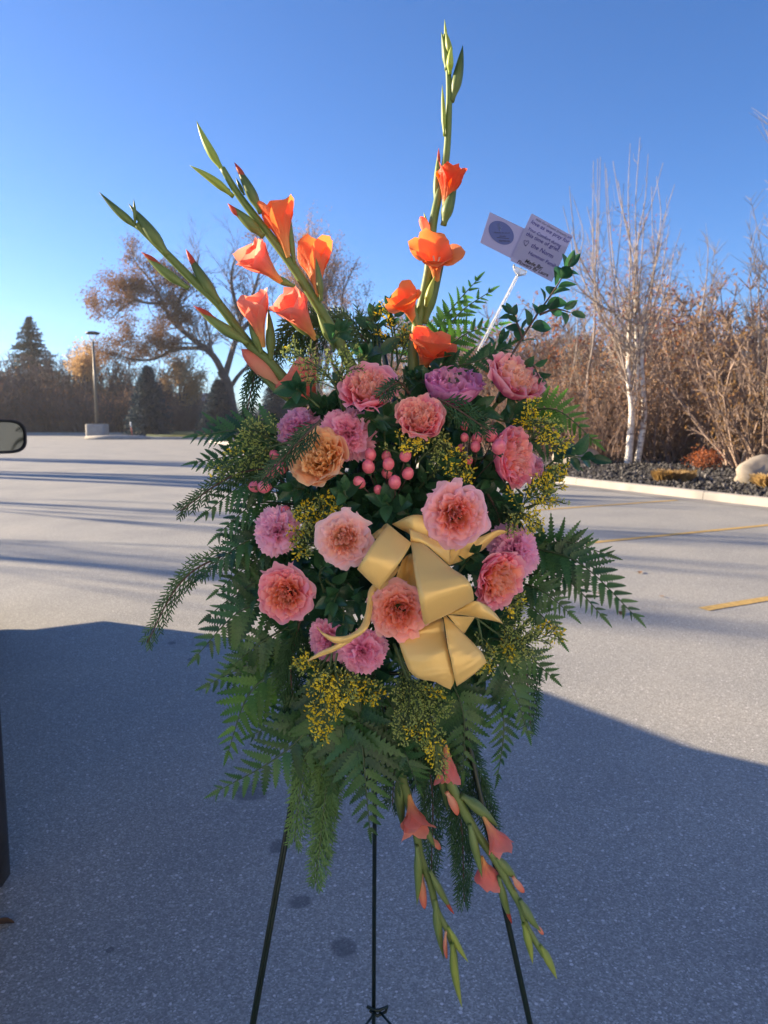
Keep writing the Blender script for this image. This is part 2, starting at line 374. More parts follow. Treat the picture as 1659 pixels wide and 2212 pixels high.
def leafquad(mb, p, s, rn):
    a = Vector((rn.gauss(0, 1), rn.gauss(0, 1), rn.gauss(0, 1) - .4)).normalized(); c = a.orthogonal().normalized()
    mb.add([p - c * s * .35, p + a * s * .5 - c * s * .1, p + a * s, p + a * s * .5 + c * s * .4], [(0, 1, 2, 3)])
def grow(trunk, crown, p, d, L_, r, lev, rn, up=.15, maxlev=4, leaf=None, lf=0, spread=.7, kids=4, droop=0, tl=1):
    n_ = 4 if lev < maxlev else 3; pts = [p.copy()]; q = p.copy(); dd = d.copy(); ks = []
    for i in range(n_):
        dd = (dd + Vector((rn.gauss(0, .13), rn.gauss(0, .13), rn.gauss(0, .10) + up * .3 - droop * lev * .05))).normalized()
        q = q + dd * (L_ / n_); pts.append(q.copy()); ks.append((q.copy(), dd.copy(), (i + 1) / n_))
    rads = [r * (1 - .55 * i / n_) for i in range(n_ + 1)]
    if lev == maxlev: rads[-1] = r * .25
    (trunk if lev <= tl else crown).tube(pts, rads, 6 if lev < 2 else (4 if lev < 3 else 3), cap=False)
    if lev >= maxlev:
        if leaf is not None:
            for (a, _, _) in ks:
                for _k in range(lf):
                    leafquad(leaf, a + Vector((rn.gauss(0, .25), rn.gauss(0, .25), rn.gauss(-.1, .25))), rn.uniform(.10, .24), rn)
        return
    for k in range(kids):
        a, da, f = ks[min(n_ - 1, int(rn.uniform(.25, 1) * n_))] if k else ks[-1]
        side = Vector((rn.gauss(0, 1), rn.gauss(0, 1), rn.gauss(0, .5))); side = (side - da * side.dot(da)).normalized()
        nd_ = (da + side * spread * rn.uniform(.5, 1.3) + Vector((0, 0, up))).normalized() if k else (da + side * .25).normalized()
        grow(trunk, crown, a, nd_, L_ * rn.uniform(.55, .82), r * rn.uniform(.42, .6) * (1.3 if k == 0 else 1), lev + 1, rn, up, maxlev, leaf, lf, spread, kids, droop, tl)

def emit_tree(name, label, cat, base, trunk, crown, leaf, mats, group=None):
    t = thing(name, label, cat, base, group=group)
    obj('trunk', trunk.mesh('trunk', mats[0], off=base), t)
    o = obj('crown', crown.mesh('crown', mats[1], off=base), t)
    if leaf is not None and leaf.v: obj('leaves', leaf.mesh('leaves', mats[2], False, off=base), t)
    return t
# big spreading tree, guided limbs
rn = random.Random(11); YT = 62
tk, cr, lf1 = MB(), MB(), MB()
limbs = [
    ([(505, 900), (497, 860), (492, 830), (478, 800)], .48, .38, 0),
    ([(480, 802), (462, 770), (430, 742), (395, 715), (370, 690), (352, 655), (335, 620), (312, 590)], .30, .07, 1),
    ([(462, 772), (450, 756), (415, 752), (372, 757), (335, 775), (300, 778), (268, 772)], .22, .06, 1),
    ([(487, 810), (500, 765), (512, 725), (520, 690), (545, 640), (560, 590), (575, 545)], .28, .06, 1),
    ([(512, 725), (545, 690), (590, 665), (640, 650), (690, 640)], .22, .06, 0),
    ([(395, 715), (380, 680), (390, 640), (420, 590), (430, 550)], .20, .05, 1),
    ([(352, 655), (320, 655), (290, 650), (262, 668), (240, 690)], .14, .04, 1),
    ([(312, 590), (296, 572), (290, 560)], .10, .04, 1),
    ([(520, 690), (505, 640), (500, 590), (515, 545)], .20, .05, 0),
    ([(492, 845), (525, 800), (575, 770), (630, 750)], .2, .05, 0)]
for pts, r0, r1, side in limbs:
    ys = rn.uniform(-2.5, 2.5)
    W = [P(x, y, YT + ys * (i / (len(pts) - 1)) + rn.uniform(-.4, .4) * (i > 0)) for i, (x, y) in enumerate(pts)]
    W = spl(W, 3); n_ = len(W)
    tk.tube(W, [lerp(r0, r1, i / (n_ - 1)) for i in range(n_)], 7, cap=False)
    if r0 > .45: continue
    for i in range(3, n_):
        for _ in range(2):
            d = (W[i] - W[i - 1]).normalized(); s_ = Vector((rn.gauss(0, 1), rn.gauss(0, 1), rn.gauss(.2, .8))).normalized()
            low = W[i].x < P(400, 700, YT).x and W[i].z < P(400, 600, YT).z
            grow(tk, cr, W[i], (d * .5 + s_ + Vector((0, 0, .3))).normalized(), rn.uniform(.9, 1.9), lerp(r0, r1, i / n_) * .38, 2, rn, .12, 4,
                 lf1 if low or rn.random() < .05 else None, 6, .75, 4, 0, 1)
emit_tree('bare_tree', 'big spreading bare tree with brown leaf clumps on its left limbs', 'tree', G(505, 900, 0) * 0 + Vector((P(505, 905, YT).x, YT, 0)), tk, cr, lf1, (M_bark, M_twig, M_brown))
# extend trunk to the ground is covered by first limb; second tree (centre, brown)
def brown_tree(cx, YB, ztop, seed, label, mleaf, lf=5, r=.3, name='brown_leaved_tree', kids=4, spread=.6, group=None, up=.35):
    rn = random.Random(seed); tk, cr, lf2 = MB(), MB(), MB()
    base = Vector((P(cx, 900, YB).x, YB, 0))
    grow(tk, cr, base, Vector((0, 0, 1)), ztop * .36, r, 0, rn, up, 4, lf2 if lf else None, lf, spread, kids)
    return emit_tree(name, label, 'tree', base, tk, cr, lf2, (M_bark, M_twig, mleaf), group)
brown_tree(765, 66, 18.5, 5, 'tall tree with rusty brown leaves behind the tall gladiolus', M_brown, 6, .30, kids=5, spread=.8, up=.28)
brown_tree(860, 70, 15, 8, 'thinner brown leaved tree just right of the tall rusty tree', M_brown, 4, .26)
brown_tree(690, 72, 12, 15, 'half bare tree with sparse brown leaves between the two big trees', M_brown, 2, .26)
brown_tree(190, 64, 8.5, 21, 'low tan leaved tree left of the street lamp', M_tan, 6, .16)
brown_tree(385, 60, 6.5, 23, 'golden tan small tree between lamp and big bare tree', M_tan, 7, .14)

def conifer(name, label, cx, YB, h, w, seed, mat, dens=1.0, group=None, open_=.0, base=None):
    rn = random.Random(seed); base = base or Vector((P(cx, 900, YB).x, YB, 0)); t = thing(name, label, 'tree', base, group=group)
    b = MB(); b.tube([(0, 0, 0), (0, 0, h * .98)], [h * .018, .02], 6); obj('trunk', b.mesh('trunk', M_bark), t)
    c = MB(); nb = int(h * 34 * dens)
    for i in range(nb):
        f = rn.random() ** .8; z = h * (.03 + .96 * f); a = rn.random() * 6.283; L_ = w * (1 - f) ** .8 * rn.uniform(.65, 1.08) + .12
        d = Vector((math.cos(a), math.sin(a), rn.uniform(-.15, .25)))
        p0 = Vector((0, 0, z)); ns = max(3, int(L_ * 5))
        for k in range(ns):
            q = p0 + d * L_ * (k + .6) / ns + Vector((0, 0, -.12 * L_ * ((k + 1) / ns) ** 2))
            for _ in range(4):
                e = (d * rn.uniform(.2, 1.1) + Vector((rn.gauss(0, .7), rn.gauss(0, .7), rn.gauss(.1, .5)))).normalized(); s_ = rn.uniform(.12, .28) * (1 + .03 * h)
                o2 = e.orthogonal().normalized() * s_ * .16
                c.add([q - o2, q + o2, q + e * s_], [(0, 1, 2)])
    obj('crown', c.mesh('crown', mat, False), t); return t
M_spr = leafy('blue_spruce', (.012, .026, .038), (.034, .058, .074), .12, rough=.8, scale=2)
M_con = leafy('dark_conifer', (.035, .045, .032), (.075, .085, .06), .15, rough=.8, scale=2)
conifer('spruce_tree', 'dense blue spruce standing right of the street lamp', 322, 53, 4.9, 1.95, 3, M_spr, 5.0, 'spruces on the far verge')
conifer('spruce_tree', 'rounder blue spruce below the big bare tree', 474, 54, 4.0, 1.9, 4, M_spr, 5.0, 'spruces on the far verge')
conifer('spruce_tree', 'dark spruce half hidden by the left edge of the spray', 592, 52, 4.0, 1.6, 6, M_spr, 4.0, 'spruces on the far verge')
conifer('conifer_tree', 'tall loose conifer rising above the thicket at the far left', 76, 72, 10.8, 4.6, 9, M_con, 1.8)

# thicket shrubs: four bushes, copied
def bush_mesh(seed, h, w, nst, leafm_n, twig_r=.012, leafs=.05):
    rn = random.Random(seed); tw, lf_ = MB(), MB()
    for i in range(nst):
        a = rn.random() * 6.283; r0 = rn.random() ** .5 * w * .5
        p = Vector((math.cos(a) * r0, math.sin(a) * r0, 0)); d = Vector((math.cos(a) * .3 + rn.gauss(0, .2), math.sin(a) * .3 + rn.gauss(0, .2), 1)).normalized()
        L_ = h * rn.uniform(.6, 1.05); q = p; pts = [p]; n_ = 5
        for k in range(n_):
            d = (d + Vector((rn.gauss(0, .14), rn.gauss(0, .14), rn.gauss(0, .05)))).normalized(); q = q + d * L_ / n_; pts.append(q)
            for _ in range(5):
                e = (d + Vector((rn.gauss(0, .8), rn.gauss(0, .8), rn.gauss(.1, .5)))).normalized(); l_ = rn.uniform(.15, .5) * h * .3
                m1 = q + e * l_ * .5 + Vector((rn.gauss(0, .03), rn.gauss(0, .03), .02)); e2 = (e + Vector((rn.gauss(0, .4), rn.gauss(0, .4), .3))).normalized(); m2 = m1 + e2 * l_ * .5
                tw.tube([q, m1, m2], [twig_r * .8, twig_r * .6, twig_r * .3], 3, cap=False)
                m3 = m1 + (e + Vector((rn.gauss(0, .7), rn.gauss(0, .7), rn.gauss(0, .7)))).normalized() * l_ * .5
                tw.tube([m1, m3], [twig_r * .5, twig_r * .25], 3, cap=False)
                if rn.random() < leafm_n:
                    for _k in range(3): leafquad(lf_, m2 + Vector((rn.gauss(0, .06), rn.gauss(0, .06), rn.gauss(0, .06))), rn.uniform(.5, 1.3) * leafs, rn)
        tw.tube(pts, [twig_r * 2.2 * (1 - .7 * k / n_) for k in range(n_ + 1)], 3, cap=False)
    return tw, lf_
M_thR = simple('thicket_twigs', (.20, .145, .125), .95, var=.45, scale=1.2)
M_thR2 = simple('thicket_twigs_tan', (.29, .215, .175), .95, var=.4, scale=1.2)
M_thL = simple('thicket_twigs_grey', (.115, .095, .095), .95, var=.4, scale=.8)
protos = []
for k in range(4):
    tw, lf_ = bush_mesh(40 + k, 3.0, 2.6, 62, .55, .014, .085)
    protos.append((tw.mesh('stems', (M_thR, M_thR2, M_thR, M_thR2)[k]), lf_.mesh('leaves', (M_brown, M_red, M_brown, M_tan)[k], False)))
protosL = []
for k in range(3):
    tw, lf_ = bush_mesh(60 + k, 4.6, 4.0, 60, .35, .026, .13)
    protosL.append((tw.mesh('stems', M_thL), lf_.mesh('leaves', (M_brown, M_thL, M_brown)[k], False)))
def shrub(pm, loc, s, a, label, group, sz=None):
    t = thing('bare_shrub', label, 'shrub', loc, group=group); t.rotation_euler = (0, 0, a); t.scale = (s, s, sz or s)
    obj('stems', pm[0], t); obj('leaves', pm[1], t)
rn = random.Random(77)
for row, (off, hh) in enumerate(((3.6, .62), (5.2, .95), (7.2, 1.28), (10.0, 1.55))):
    s = -7.0
    while s < 27:
        if not (row == 0 and -2.2 < s < 6.8) :
            p = KA + kd * s + kn * (off + rn.uniform(-.5, .5))
            zz = bedz(p) - .1
            hs = hh * rn.uniform(.85, 1.15) * (.72 if s < -1.5 and row > 1 else 1)
            shrub(protos[rn.randrange(4)], (p.x, p.y, zz), hs, rn.random() * 6.28, 'leafless brown shrub in the dense thicket behind the mulch bed', 'shrubs of the right thicket')
        s += rn.uniform(1.1, 1.6) * (1 + .25 * row)
for row, (Y, hh) in enumerate(((60, .9), (64, 1.25), (69, 1.6))):
    x = -44
    while x < 14:
        k = hh * rn.uniform(.7, 1.05) * (1.0 if x < -26 else (.62 if x > -19 else .85))
        if not (-14.5 < x < -9 and row < 3) or rn.random() < .5:
            shrub(protosL[rn.randrange(3)], (x, Y + rn.uniform(-1, 1), .1), k if not (-14.5 < x < -9) else k * .6, rn.random() * 6.28, 'dull purple brown shrub in the far thicket beyond the lawn', 'shrubs of the far thicket')
        x += rn.uniform(1.7, 2.4)

# white birch clump with long whips
def Bp(x, y, Y): return P(1152 + .3056 * x, 274.3 + .3056 * y, Y)
rn = random.Random(5); YB = 18.6
tk, cr, lfb = MB(), MB(), MB()
bz = bedz(P(1370, 1000, YB))
tr1 = spl([Vector((P(1356, 1012, YB).x, YB, bz - .05)), P(1362, 940, YB), P(1365, 880, YB), P(1358, 820, YB), P(1358, 740, YB + .1), P(1362, 680, YB + .1)], 4)
tr2 = spl([Vector((P(1378, 1012, YB).x, YB + .1, bz - .05)), P(1388, 930, YB), P(1392, 880, YB), P(1388, 820, YB), P(1386, 760, YB), P(1396, 690, YB)], 4)
tr3 = spl([P(1367, 900, YB), P(1374, 850, YB), P(1377, 790, YB), P(1374, 720, YB), P(1372, 640, YB)], 4)
for t_, r0, r1 in ((tr1, .100, .040), (tr2, .088, .036), (tr3, .055, .03)):
    tk.tube(t_, [lerp(r0, r1, i / (len(t_) - 1)) for i in range(len(t_))], 8, cap=False)
tips = [(425, 240, 445, 1200), (455, 222, 445, 1250), (475, 212, 470, 1300), (505, 250, 575, 1150), (515, 290, 575, 1000), (563, 240, 680, 800), (640, 400, 570, 1250), (685, 118, 690, 900), (600, 380, 730, 1000), (755, 72, 725, 1000), (812, 190, 735, 850),
        (917, 255, 720, 900), (870, 350, 870, 900), (1000, 405, 870, 950), (940, 590, 800, 1200), (835, 420, 850, 1000), (255, 420, 320, 900), (290, 520, 330, 1000), (210, 560, 300, 1100), (1045, 720, 900, 1300), (780, 540, 760, 1000), (380, 560, 420, 1000), (960, 700, 900, 1100)]
for (tx, ty, mx_, my) in tips:
    src = rn.choice((tr1, tr2, tr3)); s0 = src[int(len(src) * rn.uniform(.45, .95))]
    dy = rn.uniform(-1.6, 1.6); mid = Bp(mx_, my, YB + dy * .6); tip = Bp(tx, ty, YB + dy)
    W = spl([s0, s0.lerp(mid, .55) + Vector((0, 0, -.15)), mid, mid.lerp(tip, .5) + Vector((rn.gauss(0, .06), 0, 0)), tip], 5); n_ = len(W)
    cr.tube(W, [lerp(.028, .006, (i / (n_ - 1)) ** .8) for i in range(n_)], 5, cap=False)
    for i in range(3, n_ - 1):
        for _ in range(2 if i < n_ * .6 else 1):
            if rn.random() < (.35 if i < n_ * .6 else .75): continue
            d = (W[i] - W[i - 1]).normalized(); s_ = Vector((rn.gauss(0, 1), rn.gauss(0, 1), rn.gauss(0, .4))).normalized(); l_ = rn.uniform(.25, .95) * (1 - .6 * i / n_)
            m_ = W[i] + (d * .8 + s_ * .7).normalized() * l_ * .5; e_ = m_ + (d * 1.2 + s_ * .3).normalized() * l_ * .5
            cr.tube([W[i], m_, e_], [.009, .006, .003], 3, cap=False)
            if i < n_ * .7:
                for _k in range(3):
                    q = m_ + Vector((rn.gauss(0, .25), rn.gauss(0, .25), rn.gauss(0, .2))); cr.tube([m_, q], [.004, .002], 3, cap=False)
                    if rn.random() < .38: leafquad(lfb, q, rn.uniform(.05, .10), rn)
for i in range(60):      # fine side branches on the trunks
    src = rn.choice((tr1, tr2, tr3)); s0 = src[int(len(src) * rn.uniform(.35, .98))]; a = rn.random() * 6.28
    d = Vector((math.cos(a), math.sin(a), rn.uniform(.5, 1.6))).normalized(); l_ = rn.uniform(.6, 1.8)
    m_ = s0 + d * l_ * .5; e_ = m_ + (d + Vector((0, 0, .5))).normalized() * l_ * .5; cr.tube([s0, m_, e_], [.013, .009, .003], 3, cap=False)
    for _k in range(7):
        q = m_.lerp(e_, rn.random()); w_ = q + Vector((rn.gauss(0, .3), rn.gauss(0, .3), rn.gauss(.15, .2))); cr.tube([q, w_], [.005, .002], 3, cap=False)
        if rn.random() < .35: leafquad(lfb, w_, rn.uniform(.05, .1), rn)
emit_tree('birch_tree', 'white barked birch clump with two bright trunks behind the kerb', 'tree', Vector((tr1[0].x, YB, bz)), tk, cr, lfb, (M_birch, M_whip, M_red))
# slender pale saplings farther right and behind
def sapling(px, YB, ztop, seed, label, nb=26, r=.06, spread=.5, group=None, mats=None):
    rn = random.Random(seed); tk, cr = MB(), MB(); x = P(px, 950, YB).x; base = Vector((x, YB, .3)); W = [base]; q = base.copy()
    for i in range(8): q = q + Vector((rn.gauss(0, .06), rn.gauss(0, .06), (ztop - .3) / 8)); W.append(q.copy())
    W = spl(W, 3); n_ = len(W); tk.tube(W, [lerp(r, .008, i / (n_ - 1)) for i in range(n_)], 6, cap=False)
    for k in range(nb):
        i = int(lerp(n_ * .12, n_ * .95, rn.random())); a = rn.random() * 6.28; f = i / n_; l_ = (1 - f * .75) * ztop * .26 * rn.uniform(.6, 1.2)
        d = Vector((math.cos(a) * spread, math.sin(a) * spread, 1)).normalized(); m_ = W[i] + (d + Vector((math.cos(a), math.sin(a), 0)) * .5).normalized() * l_ * .45; e_ = m_ + (d + Vector((0, 0, .7))).normalized() * l_ * .6
        cr.tube([W[i], m_, e_], [r * .3 * (1 - f * .6), r * .2 * (1 - f * .6), .004], 3, cap=False)
        for _k in range(7):
            q = m_.lerp(e_, rn.random()); w_ = q + Vector((rn.gauss(0, .16), rn.gauss(0, .16), rn.uniform(.1, .5))); cr.tube([q, w_], [.007, .003], 3, cap=False)
    t = thing('sapling_tree', label, 'tree', base, group=group)
    m1, m2 = mats or (M_whip, M_twigL)
    obj('trunk', tk.mesh('trunk', m1, off=base), t); obj('crown', cr.mesh('crown', m2, off=base), t)
sapling(1650, 17.0, 7.6, 1, 'tall pale sapling at the right edge of the picture', 34, .07)
sapling(1605, 17.5, 4.9, 2, 'shorter grey sapling left of the tall one at the right edge', 20, .05)
sapling(1500, 21.0, 6.1, 3, 'pale sapling right of the birch clump, topped level with the card', 26, .05)
sapling(1530, 22.5, 5.2, 13, 'low branching sapling between the birch clump and the right edge', 26, .05, .7)
sapling(1440, 23.0, 6.3, 14, 'grey sapling close behind the right side of the birch', 26, .05)
sapling(1265, 21.0, 6.6, 4, 'pale sapling left of the birch behind the card', 26, .05, .6)
sapling(1225, 24.0, 5.3, 5, 'thin sapling left of the birch beyond the leafy sprig', 22, .05, .7)
for k, (px, Y, zt) in enumerate(((1180, 27, 4.6), (1140, 29, 4.3), (1095, 32, 4.6), (1050, 30, 3.9), (1010, 34, 4.4), (1245, 26, 4.9), (1310, 25, 5.4))):
    sapling(px, Y, zt, 30 + k, 'thin leafless sapling in the blurred woods ' + ('right of the leafy sprig tip', 'just above the deep pink rose', 'under the card pick', 'left of the card pick', 'beside the tall gladiolus foot', 'below the lower card corner', 'just left of the birch trunks')[k], 26, .06, .9, 'saplings behind the spray')
# off to the left, out of view: the trees and lamp whose long shadows cross the lot
def off_tree(loc, h, seed, label, rad, dense):
    rn = random.Random(seed); tk, cr = MB(), MB(); base = Vector(loc)
    grow(tk, cr, base, Vector((0, 0, 1)), h * .42, rad, 0, rn, .5, dense, None, 0, .42, 4)
    emit_tree('bare_tree', label, 'tree', base, tk, cr, None, (M_bark, M_twig))
off_tree((-27.0, 24.6, 0), 9.0, 3, 'leafless tree on the left side of the lot casting the nearer long shadow', .5, 3)
off_tree((-31, 32.4, 0), 9, 6, 'leafless tree on the left side of the lot casting the farther long shadow', .5, 3)
off_tree((-21.0, 17.3, 0), 7.5, 9, 'small leafless tree beside the lot on the left', .12, 4)
off_tree((-19.0, 13.6, 0), 6.5, 10, 'small bare tree nearest the parked vehicle on the left', .10, 4)

# ornamental grass tufts, russet shrub
M_straw = leafy('straw', (.26, .17, .07), (.42, .30, .14), .3, rough=.8, scale=9)
def tuft(px, py, w, h, label, flat=False):
    p = bedp(px, py); rn = random.Random(int(px)); b = MB()
    for i in range(1500):
        a = rn.random() * 6.28; r0 = rn.random() ** .5 * w * (.9 if flat else .5); q = p + Vector((math.cos(a) * r0, math.sin(a) * r0 * .8, 0)); hh = h * rn.uniform(.6, 1.05)
        o_ = Vector((math.cos(a), math.sin(a), 0)) * w * rn.uniform(0, .25 if flat else .7); s_ = Vector((rn.gauss(0, .008), rn.gauss(0, .008), 0))
        b.add([q - s_, q + s_, q + o_ * .4 + Vector((0, 0, hh * .75)) + s_ * .6, q + o_ + Vector((0, 0, hh * rn.uniform(.7, 1)))], [(0, 1, 2), (0, 2, 3)])
    o = obj('grass_tuft', b.mesh('grass_tuft', M_straw, False, off=p), None, p); tag(o, label, 'ornamental grass', 'clipped grasses in the bed')
tuft(1455, 1035, .42, .24, 'clipped straw coloured grass tuft right of the birch trunks', True)
tuft(1668, 1052, .36, .26, 'loose straw grass tuft in front of the boulder at the right edge')
p = bedp(1525, 1018); rn = random.Random(8); b, b2 = MB(), MB()
for i in range(90):
    d = Vector((rn.gauss(0, .5), rn.gauss(0, .4), rn.uniform(.3, 1))).normalized(); e = p + d * rn.uniform(.2, .45)
    b.tube([p, e], [.008, .004], 3, cap=False)
    for _ in range(9): leafquad(b2, e + Vector((rn.gauss(0, .08), rn.gauss(0, .08), rn.gauss(0, .06))), .06, rn)
t = thing('russet_shrub', 'small rust red shrub in the bed between tuft and boulder', 'shrub', p)
obj('stems', b.mesh('stems', M_thR, off=p), t); obj('leaves', b2.mesh('leaves', M_red, False, off=p), t)
# few fallen leaves on the asphalt
for k, (px, py, s, lab) in enumerate(((1342, 1326, .05, 'curled dark fallen leaf on the sunlit asphalt right of the spray'), (1382, 1238, .045, 'tan fallen leaf lying flat below the upper yellow line'), (1292, 1283, .03, 'small grey fallen leaf above the curled dark one'), (8, 1998, .03, 'brown fallen leaf at the left edge beside the tyre'), (1430, 1290, .025, 'tiny tan leaf left of the lower yellow line'))):
    g = G(px, py); b = MB(); rows = []
    for i in range(6):
        t = i / 5; w_ = s * .5 * math.sin(math.pi * min(1, t * .95 + .04)); rows.append([(t * s * 2 - s, -w_, .006 + .3 * w_ + .006 * t), (t * s * 2 - s, 0, .004 + .01 * t), (t * s * 2 - s, w_, .006 + .5 * w_)])
    b.grid(rows); o = obj('fallen_leaf', b.mesh('fallen_leaf', M_brown), None, g); o.rotation_euler = (0, 0, rnd.random() * 6); tag(o, lab, 'leaf', 'fallen leaves on the lot')

# ------------------------------------------------------------------ parked vehicle: rear right wheel and mirror reach the frame
VD = Vector((-.470, .883, 0)).normalized(); VR = Vector((VD.y, -VD.x, 0))
tc_ = G(18, 1915); VO = Vector((tc_.x, tc_.y, 0)) + VD * .10 - VR * .96
M_paint = simple('black_paint', (.012, .013, .016), .25, .3, var=.1, coat=.6)
M_glass = simple('dark_glass', (.015, .018, .02), .08, 0, var=.1, coat=.5)
M_rub = simple('tyre_rubber', (.022, .022, .023), .8, var=.3, scale=20, bump=.3)
M_rim = simple('alloy', (.45, .45, .46), .3, .9)
M_plas = simple('black_plastic', (.02, .021, .024), .55, bump=.1)
ang = math.atan2(VD.y, VD.x)
car = thing('parked_car', 'black tall vehicle cut off by the left edge, its wheel and mirror showing', 'car', VO, Quaternion((0, 0, 1), ang))
# side profile (x forward from rear axle, z up)
prof = [(-.72, .42), (-.80, .65), (-.80, 1.0), (-.70, 1.35), (-.54, 1.86), (-.25, 2.00), (1.0, 2.04), (1.9, 1.98), (2.25, 1.80), (2.85, 1.20), (3.5, 1.13), (3.78, 1.0), (3.84, .7), (3.78, .42)]
def wheel_hole(z0, cx, rr_): return [(cx + math.cos(a) * rr_, z0 + math.sin(a) * rr_) for a in [math.pi * k / 8 for k in range(9)]]
WB = 2.95
outline = prof + wheel_hole(.40, WB, .46) + wheel_hole(.40, 0, .46)
def lat(z): return .915 if z < 1.05 else .915 - (z - 1.05) * .30
b = MB(); N = len(outline)
L_in = [(x, -lat(z) + .06, z) for x, z in outline]; R_in = [(x, lat(z) - .06, z) for x, z in outline]
Lm = [(x * .985 + .02, -lat(z), lerp(z, .9, .03)) for x, z in outline]; Rm = [(x * .985 + .02, lat(z), lerp(z, .9, .03)) for x, z in outline]
b.add(Lm, [tuple(range(N))]); b.add(Rm, [tuple(range(N))[::-1]])
rows = [Lm + [Lm[0]], L_in + [L_in[0]], R_in + [R_in[0]], Rm + [Rm[0]]]
b.grid(rows); obj('body', b.mesh('body', M_paint, False), car)
def pane(pts, nm='window'):
    for s in (-1, 1):
        b = MB(); b.add([(x, s * (lat(z) + .006), z) for x, z in pts], [tuple(range(len(pts)))] ); obj(nm, b.mesh(nm, M_glass, False), car)
pane([(-.45, 1.2), (.35, 1.2), (.35, 1.78), (-.30, 1.78)]); pane([(.43, 1.2), (1.25, 1.2), (1.25, 1.80), (.43, 1.80)]); pane([(1.33, 1.2), (2.45, 1.2), (1.98, 1.76), (1.33, 1.80)])
for cx in (0, WB):
    for s in (-1, 1):
        w = bpy.data.objects.new('wheel', None); C.objects.link(w); w.parent = car; w.location = (cx, s * .84, .385)
        b = MB(); n = 40; pr = [(.24, -.10), (.30, -.125), (.35, -.128), (.378, -.105), (.386, -.06), (.386, .06), (.378, .105), (.35, .128), (.30, .125), (.24, .10)]
        b.grid([[(math.cos(2 * math.pi * k / n) * r_, y_, math.sin(2 * math.pi * k / n) * r_) for k in range(n + 1)] for r_, y_ in pr]); obj('tyre', b.mesh('tyre', M_rub), w)
        b = MB()
        for k in range(n):
            a = 2 * math.pi * k / n
            for y_ in (-.08, -.03, .03, .08):
                d = Vector((math.cos(a), 0, math.sin(a))); tt = Vector((-math.sin(a), 0, math.cos(a))); q = d * .384 + Vector((0, y_, 0))
                b.add([q - tt * .02 - Vector((0, .018, 0)), q + tt * .02 - Vector((0, .018, 0)), q + tt * .02 + Vector((0, .018, 0)), q - tt * .02 + Vector((0, .018, 0)), q - tt * .018 - Vector((0, .016, 0)) + d * .009, q + tt * .018 - Vector((0, .016, 0)) + d * .009, q + tt * .018 + Vector((0, .016, 0)) + d * .009, q - tt * .018 + Vector((0, .016, 0)) + d * .009],
                      [(4, 5, 6, 7), (0, 1, 5, 4), (1, 2, 6, 5), (2, 3, 7, 6), (3, 0, 4, 7)])
        tag(obj('tread', b.mesh('tread', M_rub, False), w), kind='stuff')
        b = MB(); b.grid([[(math.cos(2 * math.pi * k / n) * r_, s * y_, math.sin(2 * math.pi * k / n) * r_) for k in range(n + 1)] for r_, y_ in ((.245, .09), (.23, .10), (.21, .07), (.06, .075), (.05, .10), (.001, .10))])
        obj('rim', b.mesh('rim', M_rim), w)
b = MB(); b.box(-.86, -.70, -.80, .80, .40, .66); obj('rear_bumper', b.mesh('rear_bumper', M_plas, False), car)
b = MB(); b.box(3.80, 3.90, -.82, .82, .35, .62); obj('front_bumper', b.mesh('front_bumper', M_plas, False), car)
for s in (-1, 1):
    b = MB(); b.box(-.835, -.72, s * .75 - .09, s * .75 + .09, .95, 1.3); obj('tail_light', b.mesh('tail_light', simple('red_lens', (.3, .01, .01), .2), False), car)
    b = MB(); b.box(3.70, 3.83, s * .68 - .16, s * .68 + .16, .72, .92); obj('headlight', b.mesh('headlight', M_glass, False), car)
    b = MB(); b.box(.38, .52, s * .92 - .012, s * .92 + .012, 1.06, 1.10); obj('door_handle', b.mesh('door_handle', M_plas, False), car)
# mirrors with housing and glass
mp_ = P(4, 943, 4.15); inv = Matrix.Rotation(-ang, 4, 'Z')
ml = inv @ (mp_ - VO)
for s in (-1, 1):
    mo = bpy.data.objects.new('mirror', None); C.objects.link(mo); mo.parent = car; mo.location = (ml.x, ml.y if s < 0 else -ml.y, ml.z)
    b = MB(); n = 32
    def se(a, w, h, e=2.0 / 3.2): return (math.copysign(abs(math.cos(a)) ** e, math.cos(a)) * w, math.copysign(abs(math.sin(a)) ** e, math.sin(a)) * h)
    rows = []
    for x_, k_ in ((-.035, .97), (-.03, 1.0), (.02, 1.0), (.07, .86), (.11, .6), (.125, .25), (.127, .01)):
        rows.append([(x_, se(2 * math.pi * k / n, .125, .105)[0] * k_ * (1), se(2 * math.pi * k / n, .125, .095)[1] * k_) for k in range(n + 1)])
    rows.insert(0, [(-.028, q[1] * .90, q[2] * .88) for q in rows[0]]); rows.insert(0, [(-.010, q[1] * .995, q[2] * .995) for q in rows[0]])
    b.grid(rows); b.add(rows[0][:-1], [tuple(range(n))]); obj('mirror_housing', b.mesh('mirror_housing', M_plas), mo)
    b = MB(); b.add([(-.020, q[1] * .985, q[2] * .985) for q in rows[0][:-1]], [tuple(range(n))])
    gl, n1, l1, bb, oo = newmat('mirror_glass'); bb.inputs['Metallic'].default_value = 1; bb.inputs['Base Color'].default_value = (.07, .085, .10, 1); bb.inputs['Roughness'].default_value = .03
    obj('mirror_glass', b.mesh('mirror_glass', gl, False), mo)
    b = MB(); b.tube([(.02, -s * .10, -.06), (.05, -s * .26, -.09)], .035, 8); obj('mirror_arm', b.mesh('mirror_arm', M_plas), mo)

